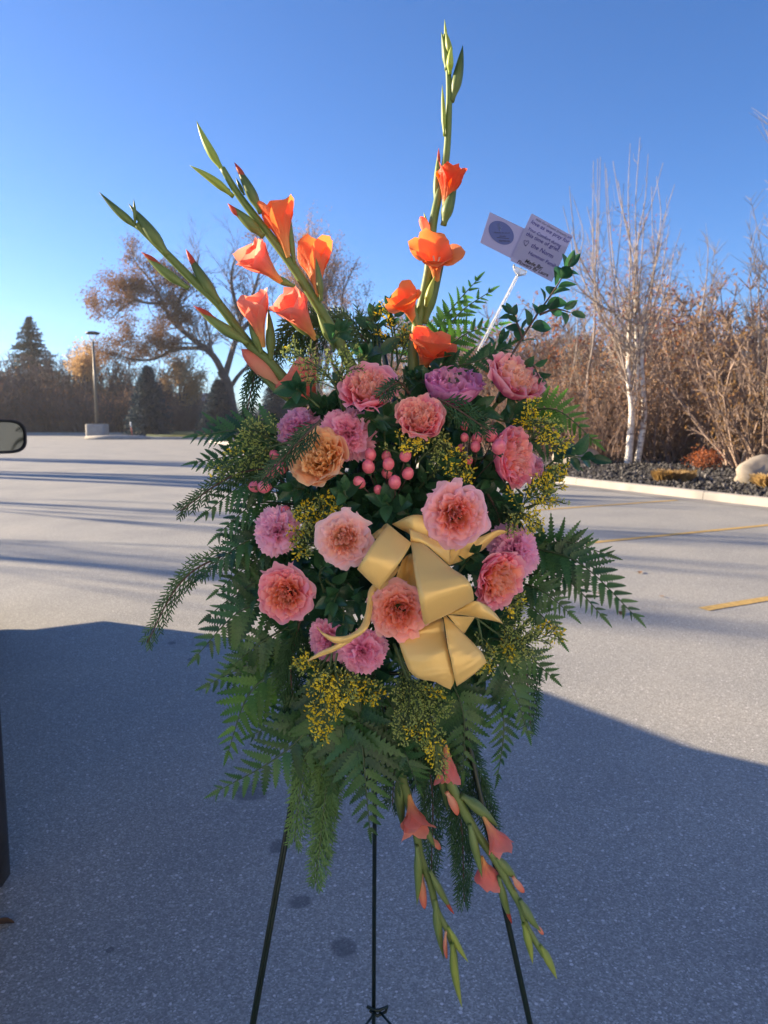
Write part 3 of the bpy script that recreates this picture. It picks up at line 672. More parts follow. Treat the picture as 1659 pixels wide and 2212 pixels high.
# ------------------------------------------------------------------ added building behind the camera, unseen, to bounce sunlight onto the shaded spray
M_stucco = simple('cream_stucco', (.56, .54, .52), .9, var=.06, scale=2, bump=.3)
sh = thing('bounce_building', 'added cream stucco building out of view, bouncing sunlight onto the spray', 'building', (6.5, -10.5, 0), Quaternion((0, 0, 1), R(24)))
M_trim = simple('white_trim', (.7, .68, .64), .7)
b = MB(); b.box(-16, 12, -12, 0, 0, 7.0); obj('wall', b.mesh('wall', M_stucco, False), sh)
b = MB(); b.box(-16.2, 12.2, -12.2, .2, 7.0, 7.35); obj('cornice', b.mesh('cornice', M_trim, False), sh)
for k in range(5):
    x0 = -14 + k * 5.2
    fr = MB(); fr.box(x0, x0 + 2.0, .003, .06, .9, 2.3); f_ = obj('window', fr.mesh('window', M_trim, False), sh)
    pn = MB(); pn.box(x0 + .08, x0 + 1.92, .062, .07, .98, 2.22); obj('pane', pn.mesh('pane', M_glass, False), f_)
dr = MB(); dr.box(-4.6, -3.5, .003, .06, 0, 2.2); d_ = obj('door', dr.mesh('door', M_trim, False), sh)
hd = MB(); hd.tube([(-3.65, .09, .9), (-3.65, .09, 1.3)], .015, 6); obj('handle', hd.mesh('handle', M_rim), d_)

hz = MB(); hz.box(-140, 90, -30, 190, -1.0, 26); M_haze = bpy.data.materials.new('haze_air'); M_haze.use_nodes = True
n, l = M_haze.node_tree.nodes, M_haze.node_tree.links; n.remove(n['Principled BSDF'])
pv = n.new('ShaderNodeVolumePrincipled'); pv.inputs['Color'].default_value = (.90, .93, 1, 1); pv.inputs['Density'].default_value = .0005; pv.inputs['Anisotropy'].default_value = .35
l.new(pv.outputs[0], n['Material Output'].inputs['Volume'])
tag(obj('haze', hz.mesh('haze', M_haze, False)), 'thin bluish winter haze over the parking lot', 'haze', kind='stuff')
# ------------------------------------------------------------------ the floral spray: materials
M_petal = leafy('rose_petal', (.90, .90, .90), (1, 1, 1), .36, rough=.55, use_col=True, scale=90, spec=.25, vein=.15, tboost=1.5)
M_glad = leafy('gladiolus_petal', (.9, .9, .9), (1, 1, 1), .48, rough=.45, use_col=True, scale=60, spec=.3, vein=.4, tboost=1.35)
M_green = leafy('gladiolus_green', (.8, .8, .8), (1, 1, 1), .22, rough=.45, use_col=True, scale=40, spec=.4)
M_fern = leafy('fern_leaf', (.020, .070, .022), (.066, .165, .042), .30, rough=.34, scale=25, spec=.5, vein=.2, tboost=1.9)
M_fernB = leafy('fern_leaf_sunlit', (.05, .14, .022), (.11, .25, .045), .35, rough=.42, scale=25, spec=.4, vein=.2, tboost=1.6)  # lit copy of the fern leaf: sunlight put into a paler green
M_rach = simple('fern_stalk', (.05, .09, .035), .6)
M_rusc = leafy('glossy_leaf', (.020, .068, .030), (.046, .130, .050), .22, rough=.35, scale=18, spec=.45, tboost=2.6)
M_stemD = simple('woody_stem', (.09, .055, .04), .7)
M_stemG = simple('green_stem', (.07, .12, .04), .6)
M_cedar = leafy('cedar_scales', (.026, .078, .030), (.056, .140, .050), .15, rough=.6, scale=25)
M_cedarB = leafy('cedar_scales_light', (.07, .16, .045), (.14, .27, .08), .2, rough=.6, scale=25)
M_gold = leafy('goldenrod_open', (.74, .58, .02), (.92, .78, .07), .25, rough=.8, scale=60)
M_goldG = leafy('goldenrod_bud', (.28, .37, .09), (.46, .52, .16), .25, rough=.8, scale=60)
M_berry = simple('coral_berry', (.80, .17, .22), .28, var=.25, scale=60, coat=.3)
M_sepal = leafy('berry_sepal', (.04, .11, .04), (.08, .17, .06), .2, scale=60)
M_rib, n, l, b_, o_ = newmat('gold_satin')
tc = nd(n, 'ShaderNodeTexCoord'); nz = nd(n, 'ShaderNodeTexNoise'); nz.inputs['Scale'].default_value = 260; l.new(tc.outputs['Object'], nz.inputs['Vector'])
b_.inputs['Base Color'].default_value = (.98, .69, .22, 1); b_.inputs['Roughness'].default_value = .33; b_.inputs['Metallic'].default_value = .16
b_.inputs['Sheen Weight'].default_value = .4; b_.inputs['Sheen Tint'].default_value = (1, .85, .5, 1); b_.inputs['Anisotropic'].default_value = .5
bp = nd(n, 'ShaderNodeBump'); bp.inputs['Strength'].default_value = .12; bp.inputs['Distance'].default_value = .0008; l.new(nz.outputs[0], bp.inputs['Height']); l.new(bp.outputs[0], b_.inputs['Normal'])
tr = nd(n, 'ShaderNodeBsdfTranslucent'); tr.inputs['Color'].default_value = (.9, .5, .10, 1); ms = nd(n, 'ShaderNodeMixShader'); ms.inputs[0].default_value = .22
l.new(b_.outputs[0], ms.inputs[1]); l.new(tr.outputs[0], ms.inputs[2]); l.new(ms.outputs[0], o_.inputs['Surface'])

PXM = F / 1.0          # fv pixels per metre at depth 1
def sz(px, Y): return px * Y / F * 1.0
def facing(dx, dy, fwd=1.0):      # direction in the place: right, up, towards the lens (-Y)
    return Vector((dx, -fwd, dy)).normalized()
def rotz(d, roll=0.0):
    q = d.to_track_quat('Z', 'Y'); return q @ Quaternion((0, 0, 1), roll)
BC = Vector((0.0, 1.30, 1.42))     # heart of the spray

# ------------------------------------------------------------------ easel
M_easel = simple('dark_green_enamel', (.010, .022, .016), .4, .2, var=.2, scale=30)
apex = P(815, 700, 1.36)
ez = thing('wire_easel', 'dark green wire easel with three thin legs carrying the floral spray', 'easel', (apex.x, 1.3, 0))
def leg(Q, r_, dbl=False):
    t_ = apex.z / (apex.z - Q.z); E = apex + (Q - apex) * t_; o = Vector((apex.x, 1.3, 0)); b = MB()
    if dbl:
        s_ = Vector((.0024, 0, 0)); b.tube([apex - s_ - o, E - s_ - o], r_ * .62, 8); b.tube([apex + s_ - o, E + s_ - o], r_ * .62, 8)
        for k in range(6):
            q = apex.lerp(E, .15 + k * .14) - o; b.tube([q - s_ * 1.6, q + s_ * 1.6], .0022, 6)
    else: b.tube([apex - o, E - o], r_, 10)
    b.tube([E - o + Vector((0, 0, .0)), E - o + Vector((0, 0, .03))], r_ * 2.0, 8)
    obj('leg', b.mesh('leg', M_easel), ez); return E
Q1, Q2, Q3 = P(546, 2212, 1.06), P(1145, 2212, 1.06), P(807, 2212, 1.44)
E1 = leg(Q1, .0047, True); E2 = leg(Q2, .0047); E3 = leg(Q3, .0046)
o = Vector((apex.x, 1.3, 0)); T_ = P(815, 2180, Q3.y - .004)
for E in (E1, E2):
    e = apex.lerp(E, .86); b = MB(); b.tube([T_ - o, T_.lerp(e, .1) + Vector((0, -.002, .0)) - o, e - o], .0028, 6); obj('brace_wire', b.mesh('brace_wire', M_easel), ez)
b = MB(); b.tube([T_ + Vector((-.022, 0, .006)) - o, T_ + Vector((0, -.009, .004)) - o, T_ + Vector((.022, 0, .006)) - o, T_ + Vector((.018, 0, -.006)) - o, T_ + Vector((0, -.009, -.008)) - o, T_ + Vector((-.016, 0, -.003)) - o], .0036, 6)
obj('wire_loop', b.mesh('wire_loop', M_easel), ez)
for z_, w_ in ((1.20, 0), (1.02, 0)):
    a = apex.lerp(E1, (apex.z - z_) / apex.z); c = apex.lerp(E2, (apex.z - z_) / apex.z); b = MB(); b.tube([a - o, c - o], .0035, 6); obj('cross_wire', b.mesh('cross_wire', M_easel), ez)
fo = thing('foam_cage', 'dark green foam cage hidden at the heart of the spray', 'flower foam', (BC.x, 1.335, 1.28))
b = MB(); b.box(-.055, .055, -.035, .035, -.16, .16); obj('foam', b.mesh('foam', simple('wet_foam', (.02, .05, .025), .9), False), fo)
b = MB()
for k in range(7):
    z_ = -.15 + k * .05; b.tube([(-.06, .04, z_), (-.06, -.04, z_), (.06, -.04, z_), (.06, .04, z_)], .002, 5)
for k in range(4):
    x_ = -.045 + k * .03; b.tube([(x_, -.042, -.165), (x_, -.042, .165)], .002, 5)
obj('cage', b.mesh('cage', M_easel), fo)

# ------------------------------------------------------------------ leaves and fronds
def pinna_mesh(n=9, seed=0, mat=None, wid=.20, lobes=.62):
    """lance shaped, deeply toothed leaflet, length 1 along +X"""
    rn = random.Random(seed); b = MB(); mid = []; up_, dn = [], []
    for i in range(2 * n + 1):
        t = i / (2 * n); x = .06 + .94 * t
        env = wid * (1 - t) ** .62 * min(1, (t + .10) * 5) ; tooth = 1.0 if i % 2 else lobes
        if i == 2 * n: env = 0
        z = .035 * math.sin(t * 3) - .10 * t * t
        mid.append((x, 0, z)); y_ = env * tooth * rn.uniform(.9, 1.08); xs = x + (.05 if i % 2 else .0) * (1 - t)
        up_.append((xs, y_, z + .14 * y_ + .01 * (i % 2))); dn.append((xs, -y_, z + .10 * y_))
    b.grid([up_, mid, dn]); b.add([(0, .006, 0), (.07, .008, 0), (.07, -.008, 0), (0, -.006, 0)], [(0, 1, 2, 3)])
    return b.mesh('leaflet', mat)
def ovate_mesh(mat, w=.24, seed=0, fold=.35):
    b = MB(); rows = []
    for i in range(8):
        t = i / 7; y_ = w * math.sin(math.pi * t ** .80) ** .9 * (1 if t < .97 else 0) if 0 < t < 1 else 0
        z = .05 * math.sin(t * 3.1) - .16 * t * t * (1 if seed % 2 else .3)
        x = .05 + .95 * t
        rows.append([(x, y_, z + fold * y_), (x, y_ * .5, z + fold * .36 * y_), (x, 0, z), (x, -y_ * .5, z + fold * .36 * y_), (x, -y_, z + fold * y_)])
    b.grid(rows); b.add([(0, .012, 0), (.08, .012, 0), (.08, -.012, 0), (0, -.012, 0)], [(0, 1, 2, 3)])
    return b.mesh('leaf', mat)
PIN = {m.name: [pinna_mesh(8 + k % 3, k, m, .185 + .025 * (k % 4), .36 + .07 * (k % 3)) for k in range(4)] for m in (M_fern, M_fernB)}
OV = [ovate_mesh(M_rusc, .20 + .03 * k, k) for k in range(4)]
def frame(p, ax, up):
    x = ax.normalized(); z = (up - x * up.dot(x)); z = z.normalized() if z.length > 1e-5 else x.orthogonal().normalized(); y = z.cross(x)
    m = Matrix.Identity(4)
    for i in range(3): m[i][0], m[i][1], m[i][2], m[i][3] = x[i], y[i], z[i], p[i]
    return m
UPL = Vector((0, -1, .25)).normalized()
nf_ = [0]
def frond(b0, mids, tip, label, W=.34, n=11, mat=None, group='fern fronds of the spray', start=.12, up=None, r0=.0022, jit=.16):
    """leatherleaf frond from base point b0 to tip; W = longest leaflet / frond length"""
    mat = mat or M_fern; nf_[0] += 1; rn = random.Random(nf_[0] * 13)
    W_ = spl([b0] + list(mids) + [tip], 8); L_ = sum((W_[i + 1] - W_[i]).length for i in range(len(W_) - 1)); up = up or (UPL + Vector((rn.gauss(0, .25), 0, rn.gauss(0, .2))))
    t = thing('fern_frond', label, 'fern', b0, group=group); b = MB(); N = len(W_)
    b.tube([p - b0 for p in W_], [lerp(r0, .0006, i / (N - 1)) for i in range(N)], 5); obj('stalk', b.mesh('stalk', M_rach), t)
    for k in range(n):
        f = start + (1 - start) * (k / n) ** .92; i = min(N - 2, int(f * (N - 1))); fr = f * (N - 1) - i; p = W_[i].lerp(W_[i + 1], fr); ax = (W_[i + 1] - W_[i]).normalized()
        g = (f - start) / (1 - start); ln = W * L_ * (1 - g) ** .85 * min(1, .62 + g * 2.2) + .010
        for s in (1, -1):
            if rn.random() < .03: continue
            up2 = (up + Vector((rn.gauss(0, jit), rn.gauss(0, jit), rn.gauss(0, jit)))).normalized(); sd = up2.cross(ax).normalized() * s
            d = (sd + ax * lerp(.55, 1.15, g) + up2 * rn.gauss(-.08, .14)).normalized()
            m = frame(p - b0 + ax * (.004 * s), d, up2) @ Matrix.Scale(ln * rn.uniform(.88, 1.1), 4)
            obj('leaflet', rn.choice(PIN[mat.name]), t, mat=m)
    ax = (W_[-1] - W_[-3]).normalized()
    obj('leaflet', PIN[mat.name][0], t, mat=frame(W_[-2] - b0, ax, up) @ Matrix.Scale(.03, 4))
    return t
def sprig(b0, mids, tip, label, n=9, leaf=.045, name='leafy_sprig', group='glossy leafy sprigs', up=None, spread=.9, start=.15, pair=True, stem=None, wsc=1):
    nf_[0] += 1; rn = random.Random(nf_[0] * 7 + 3); W_ = spl([b0] + list(mids) + [tip], 8); N = len(W_); up = up or UPL
    t = thing(name, label, 'greenery', b0, group=group); b = MB(); b.tube([p - b0 for p in W_], [lerp(.0020, .0008, i / (N - 1)) for i in range(N)], 5); obj('stem', b.mesh('stem', stem or M_stemG), t)
    a0 = rn.random() * 6
    for k in range(n):
        f = start + (1 - start) * (k + .3) / n; i = min(N - 2, int(f * (N - 1))); p = W_[i].lerp(W_[i + 1], f * (N - 1) - i); ax = (W_[i + 1] - W_[i]).normalized(); o1 = ax.orthogonal().normalized(); o2 = ax.cross(o1)
        for s in ((0, 1) if pair else (0,)):
            a = a0 + k * (1.57 if pair else 2.4) + s * math.pi + rn.gauss(0, .25); sd = o1 * math.cos(a) + o2 * math.sin(a)
            d = (ax * rn.uniform(.5, .9) + sd * spread + Vector((0, -.1, 0))).normalized()
            obj('leaf', rn.choice(OV), t, mat=frame(p - b0 + d * .002, d, (up + ax * .6 + Vector((rn.gauss(0, .3), rn.gauss(0, .3), rn.gauss(0, .3))))) @ Matrix.Diagonal((1, wsc, 1, 1)) @ Matrix.Scale(leaf * rn.uniform(.75, 1.15) * (1 - .25 * f), 4))
    ax = (W_[-1] - W_[-3]).normalized()
    for s in (-1, 1): obj('leaf', OV[0], t, mat=frame(tip - b0, ax + Vector((s * .22, 0, 0)), up) @ Matrix.Scale(leaf * .8, 4))
    return t
def cedar(b0, mids, tip, label, n=26, L1=.10, mat=None, group='cedar sprays', sag=.25, name='cedar_spray', droop=Vector((0, 0, -1)), tw=.0011, fill=1.0):
    """flat scaly spray: alternate branchlets that branch again"""
    mat = mat or M_cedar; nf_[0] += 1; rn = random.Random(nf_[0] * 5 + 1); W_ = spl([b0] + list(mids) + [tip], 10); N = len(W_)
    t = thing(name, label, 'cedar', b0, group=group); b = MB(); b.tube([p - b0 for p in W_], [lerp(.0022, .0010, i / (N - 1)) for i in range(N)], 5); obj('stem', b.mesh('stem', M_stemD if mat is M_cedar else M_stemG), t)
    c = MB()
    nrm = UPL + Vector((rn.gauss(0, .3), 0, rn.gauss(0, .3)))
    for k in range(n):
        f = .06 + .94 * k / n; i = min(N - 2, int(f * (N - 1))); p = W_[i].lerp(W_[i + 1], f * (N - 1) - i); ax = (W_[i + 1] - W_[i]).normalized(); s = 1 if k % 2 else -1
        sd = nrm.cross(ax).normalized() * s; L_ = L1 * .85 * (1 - f) ** .6 * rn.uniform(.7, 1.15) + .012
        d = (ax + sd * rn.uniform(.5, .8) + Vector((0, rn.gauss(0, .2), 0))).normalized(); q = p; pts = [q - b0]; ns = max(3, int(L_ / .008))
        for j in range(ns):
            d = (d + droop * sag * .22 + Vector((rn.gauss(0, .05), rn.gauss(0, .05), rn.gauss(0, .05)))).normalized(); q = q + d * L_ / ns; pts.append(q - b0)
            for s2 in ((1, -1) if fill > .9 else (rn.choice((1, -1)),)):
                l2 = .45 * L_ * (1 - (j / ns)) ** .8 * rn.uniform(.6, 1.1) + .005; sd2 = nrm.cross(d).normalized() * s2; e = (d + sd2 * .7 + Vector((0, rn.gauss(0, .2), 0))).normalized()
                m_ = q + e * l2 * .55; e2 = (e + droop * sag * .3).normalized(); w2 = m_ + e2 * l2 * .45
                c.tube([q - b0, m_ - b0, w2 - b0], [tw, tw * .95, tw * .5], 3, cap=False)
                if l2 > .014:
                    for s3 in (1, -1):
                        v = q.lerp(m_, .6); e3 = (e + nrm.cross(e).normalized() * s3 * .7).normalized(); c.tube([v - b0, v + e3 * l2 * .38 - b0], [tw * .95, tw * .5], 3, cap=False)
        c.tube(pts, [tw * 1.1] * (len(pts) - 1) + [tw * .5], 3, cap=False)
    tag(obj('foliage', c.mesh('foliage', mat, False), t), kind='stuff'); return t
def goldenrod(b0, mids, tip, label, n=16, L1=.05, yel=1.0, group='goldenrod sprays', bud=.0030, leaves=0):
    nf_[0] += 1; rn = random.Random(nf_[0] * 3 + 2); W_ = spl([b0] + list(mids) + [tip], 8); N = len(W_)
    t = thing('goldenrod_spray', label, 'goldenrod', b0, group=group); b = MB(); b.tube([p - b0 for p in W_], [lerp(.0020, .0007, i / (N - 1)) for i in range(N)], 5)
    c, g = MB(), MB()
    def budat(p, d, s_, yy):
        o1 = d.orthogonal().normalized() * s_ * .5; o2 = d.cross(o1)
        (c if yy else g).add([p, p + d * s_ + o1, p + d * s_ + o2, p + d * s_ - o1, p + d * s_ - o2, p + d * s_ * 1.9], [(0, 1, 2), (0, 2, 3), (0, 3, 4), (0, 4, 1), (5, 2, 1), (5, 3, 2), (5, 4, 3), (5, 1, 4)])
        if yy:
            for k in range(4):
                e = (d + Vector((rn.gauss(0, .8), rn.gauss(0, .8), rn.gauss(0, .8)))).normalized(); h_ = e.orthogonal().normalized() * s_ * .35
                c.add([p + d * s_ * 1.2 - h_, p + d * s_ * 1.2 + h_, p + d * s_ * 1.3 + e * s_ * .8], [(0, 1, 2)])
    n = int(n * .8)
    for k in range(n):
        f = .28 + .72 * k / n; i = min(N - 2, int(f * (N - 1))); p = W_[i].lerp(W_[i + 1], f * (N - 1) - i); ax = (W_[i + 1] - W_[i]).normalized(); o1 = ax.orthogonal().normalized(); o2 = ax.cross(o1); a = k * 2.4 + rn.gauss(0, .3)
        L_ = L1 * (1.05 - f) * rn.uniform(.8, 1.3) + .010; d = (ax * .8 + (o1 * math.cos(a) + o2 * math.sin(a)) * .8).normalized(); q = p; pts = [q - b0]; ns = max(3, int(L_ / .0055))
        yb = rn.random() < yel
        for j in range(ns):
            d = (d + Vector((rn.gauss(0, .06), rn.gauss(0, .06), rn.gauss(0, .06) - .04))).normalized(); q = q + d * L_ / ns; pts.append(q - b0)
            for _ in range(5 if j > ns * .3 else 1):
                e = (d * .4 + Vector((rn.gauss(0, .6), rn.gauss(0, .6), rn.gauss(.25, .6)))).normalized(); l_ = rn.uniform(.002, .006)
                b.tube([q - b0, q + e * l_ - b0], [.0004, .0003], 3, cap=False); budat(q + e * l_ - b0, e, bud * rn.uniform(.6, 1.1), yb and rn.random() < .85)
        b.tube(pts, [.0009] * len(pts), 3, cap=False)
    for _ in range(14): budat(tip - b0 + Vector((rn.gauss(0, .004),) * 3), Vector((rn.gauss(0, 1), rn.gauss(0, 1), rn.gauss(0, 1))).normalized(), bud, rn.random() < yel)
    obj('stem', b.mesh('stem', M_stemG), t)
    if c.v: tag(obj('blossoms', c.mesh('blossoms', M_gold, False), t), kind='stuff')
    if g.v: tag(obj('buds', g.mesh('buds', M_goldG, False), t), kind='stuff')
    for k in range(leaves):
        f = rn.uniform(.3, .8); p = W_[int(f * (N - 1))]; obj('leaf', OV[0], t, mat=frame(p - b0, Vector((rn.gauss(0, 1), -.2, rn.gauss(.5, .6))), UPL) @ Matrix.Diagonal((1, .7, 1, 1)) @ Matrix.Scale(.045, 4))
    return t

# ------------------------------------------------------------------ blooms
CORAL, PEACH, PINK, LPINK, YPEACH, PURP, HOT, CREAM = (.86, .17, .08), (.95, .42, .18), (.90, .20, .26), (.96, .52, .52), (.93, .50, .18), (.62, .10, .30), (.74, .07, .12), (.96, .66, .52)
def rose(x, y, Y, rad, d, label, cin, cout, cedge, H=.85, open_=.8, seed=0, roll=0, dens=1.0, frill=1.0, outer=None):
    rn = random.Random(seed * 31 + 5); Rr = rad * Y / F * (1.08 - .12 * open_); c0 = P(x, y, Y); q = rotz(d, roll)
    base = c0 - (q @ Vector((0, 0, 1))) * Rr * H * .55
    t = thing('garden_rose', label, 'rose', base, q, 'ruffled garden roses')
    layers = [(.05, 3), (.11, 4), (.18, 4), (.26, 5), (.34, 6), (.43, 6), (.52, 7), (.61, 7), (.71, 7), (.80, 8)]
    nq = rn.choice((2, 3)); qa = rn.uniform(0, 6.28); idx = 0
    for li, (rk, cnt) in enumerate(layers):
        f = li / (len(layers) - 1)
        for k in range(cnt):
            idx += 1; a0 = 6.283 * (k + .5 * (li % 2) + rn.uniform(-.25, .25)) / cnt; hs = (6.283 / cnt) * rn.uniform(.55, .80) + (.3 if rk < .3 else 0)
            hh = Rr * H * lerp(1.0, .97, f) * rn.uniform(.86, 1.05); flare = open_ * max(0, (f - .40) / .60) ** 1.1 * rn.uniform(.7, 1.25)
            rr_ = Rr * rk * rn.uniform(.88, 1.10); sx, sy = 0, 0
            if f < .5: qq = qa + 6.283 * (k % nq) / nq; sx, sy = .15 * Rr * math.cos(qq), .15 * Rr * math.sin(qq)
            nu, nv = 16, 9; rows, cols = [], []; ph = rn.uniform(0, 6.28); ph2 = rn.uniform(0, 6.28); kf = rn.choice((3.4, 4.6, 5.8, 7.0)); am = Rr * (.050 + .045 * f) * frill * rn.uniform(.7, 1.3); lean = rn.uniform(-.10, .16)
            cj = rn.uniform(.90, 1.06)
            for j in range(nv + 1):
                v = .18 + .82 * j / nv; row, cr_ = [], []
                for i in range(nu + 1):
                    u = 2 * i / nu - 1; e4 = max(0, (v - .45) / .55) ** 1.6
                    edge = 1 - .22 * abs(u) ** 3.5 + .05 * math.sin(kf * 1.5 * u + ph2)
                    wav = math.sin(kf * u + ph) + .45 * math.sin(kf * 2.2 * u + ph2)
                    rad_ = rr_ * (.30 + .80 * v ** .6) * (1 - .30 * (1 - f) * e4) + Rr * lean * v * v + Rr * flare * .24 * e4 + am * e4 * wav
                    z = hh * (v * edge) - Rr * flare * .20 * e4 ** 2 + am * .55 * e4 * math.cos(kf * u + ph + .8)
                    rad_ = max(rad_, Rr * .01); a = a0 + hs * u * (.5 + .5 * math.sin(min(1, v * 1.3) * 1.571))
                    row.append((sx + rad_ * math.cos(a), sy + rad_ * math.sin(a), z))
                    bc = mix3(mix3(cin, (1, .80, .62), .42), cin, f * 1.4) if f < .72 else mix3(cin, cout, (f - .72) / .25); tipk = e4 ** 1.5 * (.35 + .5 * f) * (.7 + .3 * abs(u))
                    cr_.append(tuple(min(1, c * cj) for c in mix3(bc, cedge, tipk)))
                rows.append(row); cols.append(cr_)
            b = MB(); b.grid(rows, 0, cols); obj('petal', b.mesh('petal', M_petal), t)
    for ring in (0, 1):          # broad guard petals wrapped round the cup
        for k in range(5):
            a0 = 6.283 * (k + .5 * ring) / 5 + rn.uniform(-.3, .3); rows, cols = [], []; ph = rn.random() * 6.28; ph2 = rn.random() * 6.28; curl = open_ * rn.uniform(.3, 1.1) * (1.0 if ring else .7); oc = outer or cout
            hk = rn.uniform(.86, 1.02); R0 = (1.0 if ring == 0 else 1.08)
            for j in range(11):
                v = j / 10; row, cr_ = [], []; e4 = max(0, (v - .55) / .45) ** 1.5
                for i in range(15):
                    u = 2 * i / 14 - 1; a = a0 + .80 * u * math.sin(min(1, .25 + v) * 1.571)
                    rad_ = Rr * (.08 + R0 * .86 * math.sin(min(1, v * 1.2) * 1.571) ** .7) + Rr * .30 * curl * e4 + Rr * (.04 + .05 * open_) * e4 * (math.sin(3.8 * u + ph) + .55 * math.sin(8.0 * u + ph2))
                    z = Rr * H * .96 * hk * (v * (1 - .18 * abs(u) ** 2.6)) - Rr * .34 * curl * e4 ** 1.3 + Rr * .03 * e4 * math.sin(7 * u + ph2)
                    row.append((rad_ * math.cos(a), rad_ * math.sin(a), z)); cr_.append(mix3(mix3(oc, tuple(c * .9 for c in oc), 1 - v), cedge, min(1, max(0, v * 2.2 - 1.25)) * .9))
                rows.append(row); cols.append(cr_)
            b = MB(); b.grid(rows, 0, cols); obj('petal', b.mesh('petal', M_petal), t)
    b = MB(); b.tube([(0, 0, -.10), (0, 0, -.012)], .0032, 6); b.tube([(0, 0, -.02), (0, 0, -.006), (0, 0, .004)], [.005, .008, .006], 8); obj('stem', b.mesh('stem', M_stemG), t)
    for k in range(5):
        a = k * 1.257; m = frame(Vector((0, 0, -.002)), Vector((math.cos(a), math.sin(a), .25)), Vector((0, 0, 1))); obj('sepal', OV[0], t, mat=m @ Matrix.Scale(Rr * .75, 4))
    return t
def carnation(x, y, Y, rad, d, label, col=(.95, .38, .54), seed=0):
    rn = random.Random(seed * 17 + 3); Rr = rad * Y / F; c0 = P(x, y, Y); q = rotz(d, rn.random() * 6); base = c0 - (q @ Vector((0, 0, 1))) * Rr * .40
    t = thing('carnation', label, 'carnation', base, q, 'pink carnations')
    for li, (el, cnt, L_) in enumerate(((.02, 8, 1.0), (.22, 9, 1.0), (.48, 9, .96), (.75, 9, .92), (1.0, 8, .88), (1.25, 7, .84), (1.45, 5, .80))):
        for k in range(cnt):
            a = 6.283 * (k + rn.uniform(-.3, .3)) / cnt + li * .7; e = el + rn.uniform(-.22, .22); ln = Rr * L_ * rn.uniform(.78, 1.10); ha = rn.uniform(.42, .58); ph = rn.random() * 6.28; kf = rn.choice((3, 4, 5)); am = ln * (.08 + .10 * li / 6)
            nu, nv = 16, 6; rows, cols = [], []; ca, sa, ce, se_ = math.cos(a), math.sin(a), math.cos(e), math.sin(e)
            for j in range(nv + 1):
                v = j / nv; row, cr_ = [], []
                for i in range(nu + 1):
                    u = 2 * i / nu - 1; lt = ln * v * (1 - .12 * u * u)
                    if j == nv: lt += ln * (.055 if i % 2 else -.03) * rn.uniform(.5, 1.4)
                    th = ha * u; px_, py_ = lt * math.cos(th), lt * math.sin(th) * (1.0 + .2 * v)
                    h_ = am * v ** 1.6 * math.sin(kf * u * 1.6 + ph) + am * .5 * v ** 2 * math.sin(kf * 3.1 * u + ph * 2) - .12 * ln * v * v * (1 if li < 3 else .2)
                    r3 = px_ * ce - h_ * se_; z3 = px_ * se_ + h_ * ce
                    row.append((r3 * ca - py_ * sa, r3 * sa + py_ * ca, z3)); cc = mix3(tuple(c * .82 for c in col), col, v); cr_.append(mix3(cc, (.97, .72, .82), .55 * v ** 4))
                rows.append(row); cols.append(cr_)
            b = MB(); b.grid(rows, 0, cols); obj('petal', b.mesh('petal', M_petal), t)
    b = MB(); b.tube([(0, 0, -.035), (0, 0, -.028), (0, 0, -.004), (0, 0, .004)], [.004, .007, .009, .010], 10); obj('calyx', b.mesh('calyx', M_stemG), t)
    b = MB(); b.tube([(0, 0, -.12), (0, 0, -.03)], .0026, 6); obj('stem', b.mesh('stem', M_stemG), t); return t
GG, GD, GY = (.22, .31, .10), (.07, .13, .045), (.42, .50, .12)
def spindle(b, p0, p1, w, bend=Vector((0, 0, 0)), c0=GG, c1=GD, n=8, flat=.62, peak=.36, tipc=None, blunt=0):
    L_ = (p1 - p0).length; N = 12; pts, rads, cols = [], [], []
    for i in range(N + 1):
        t = i / N; pts.append(p0.lerp(p1, t) + bend * (math.sin(math.pi * t) * L_))
        r_ = (w / 2) * (math.sin(math.pi * min(1, t / (2 * peak))) if t < peak else (1 - ((t - peak) / (1 - peak)) ** 1.7) * (1 - blunt) + blunt * (1 - ((t - peak) / (1 - peak)) ** 6))
        rads.append(max(r_, w * (.26 if t < peak else .02) * (1 if t < .97 else .5))); cols.append(mix3(c0, c1, t) if tipc is None or t < .8 else mix3(c1, tipc, (t - .8) * 5))
    b.tube(pts, rads, n, 0, True, cols, flat)
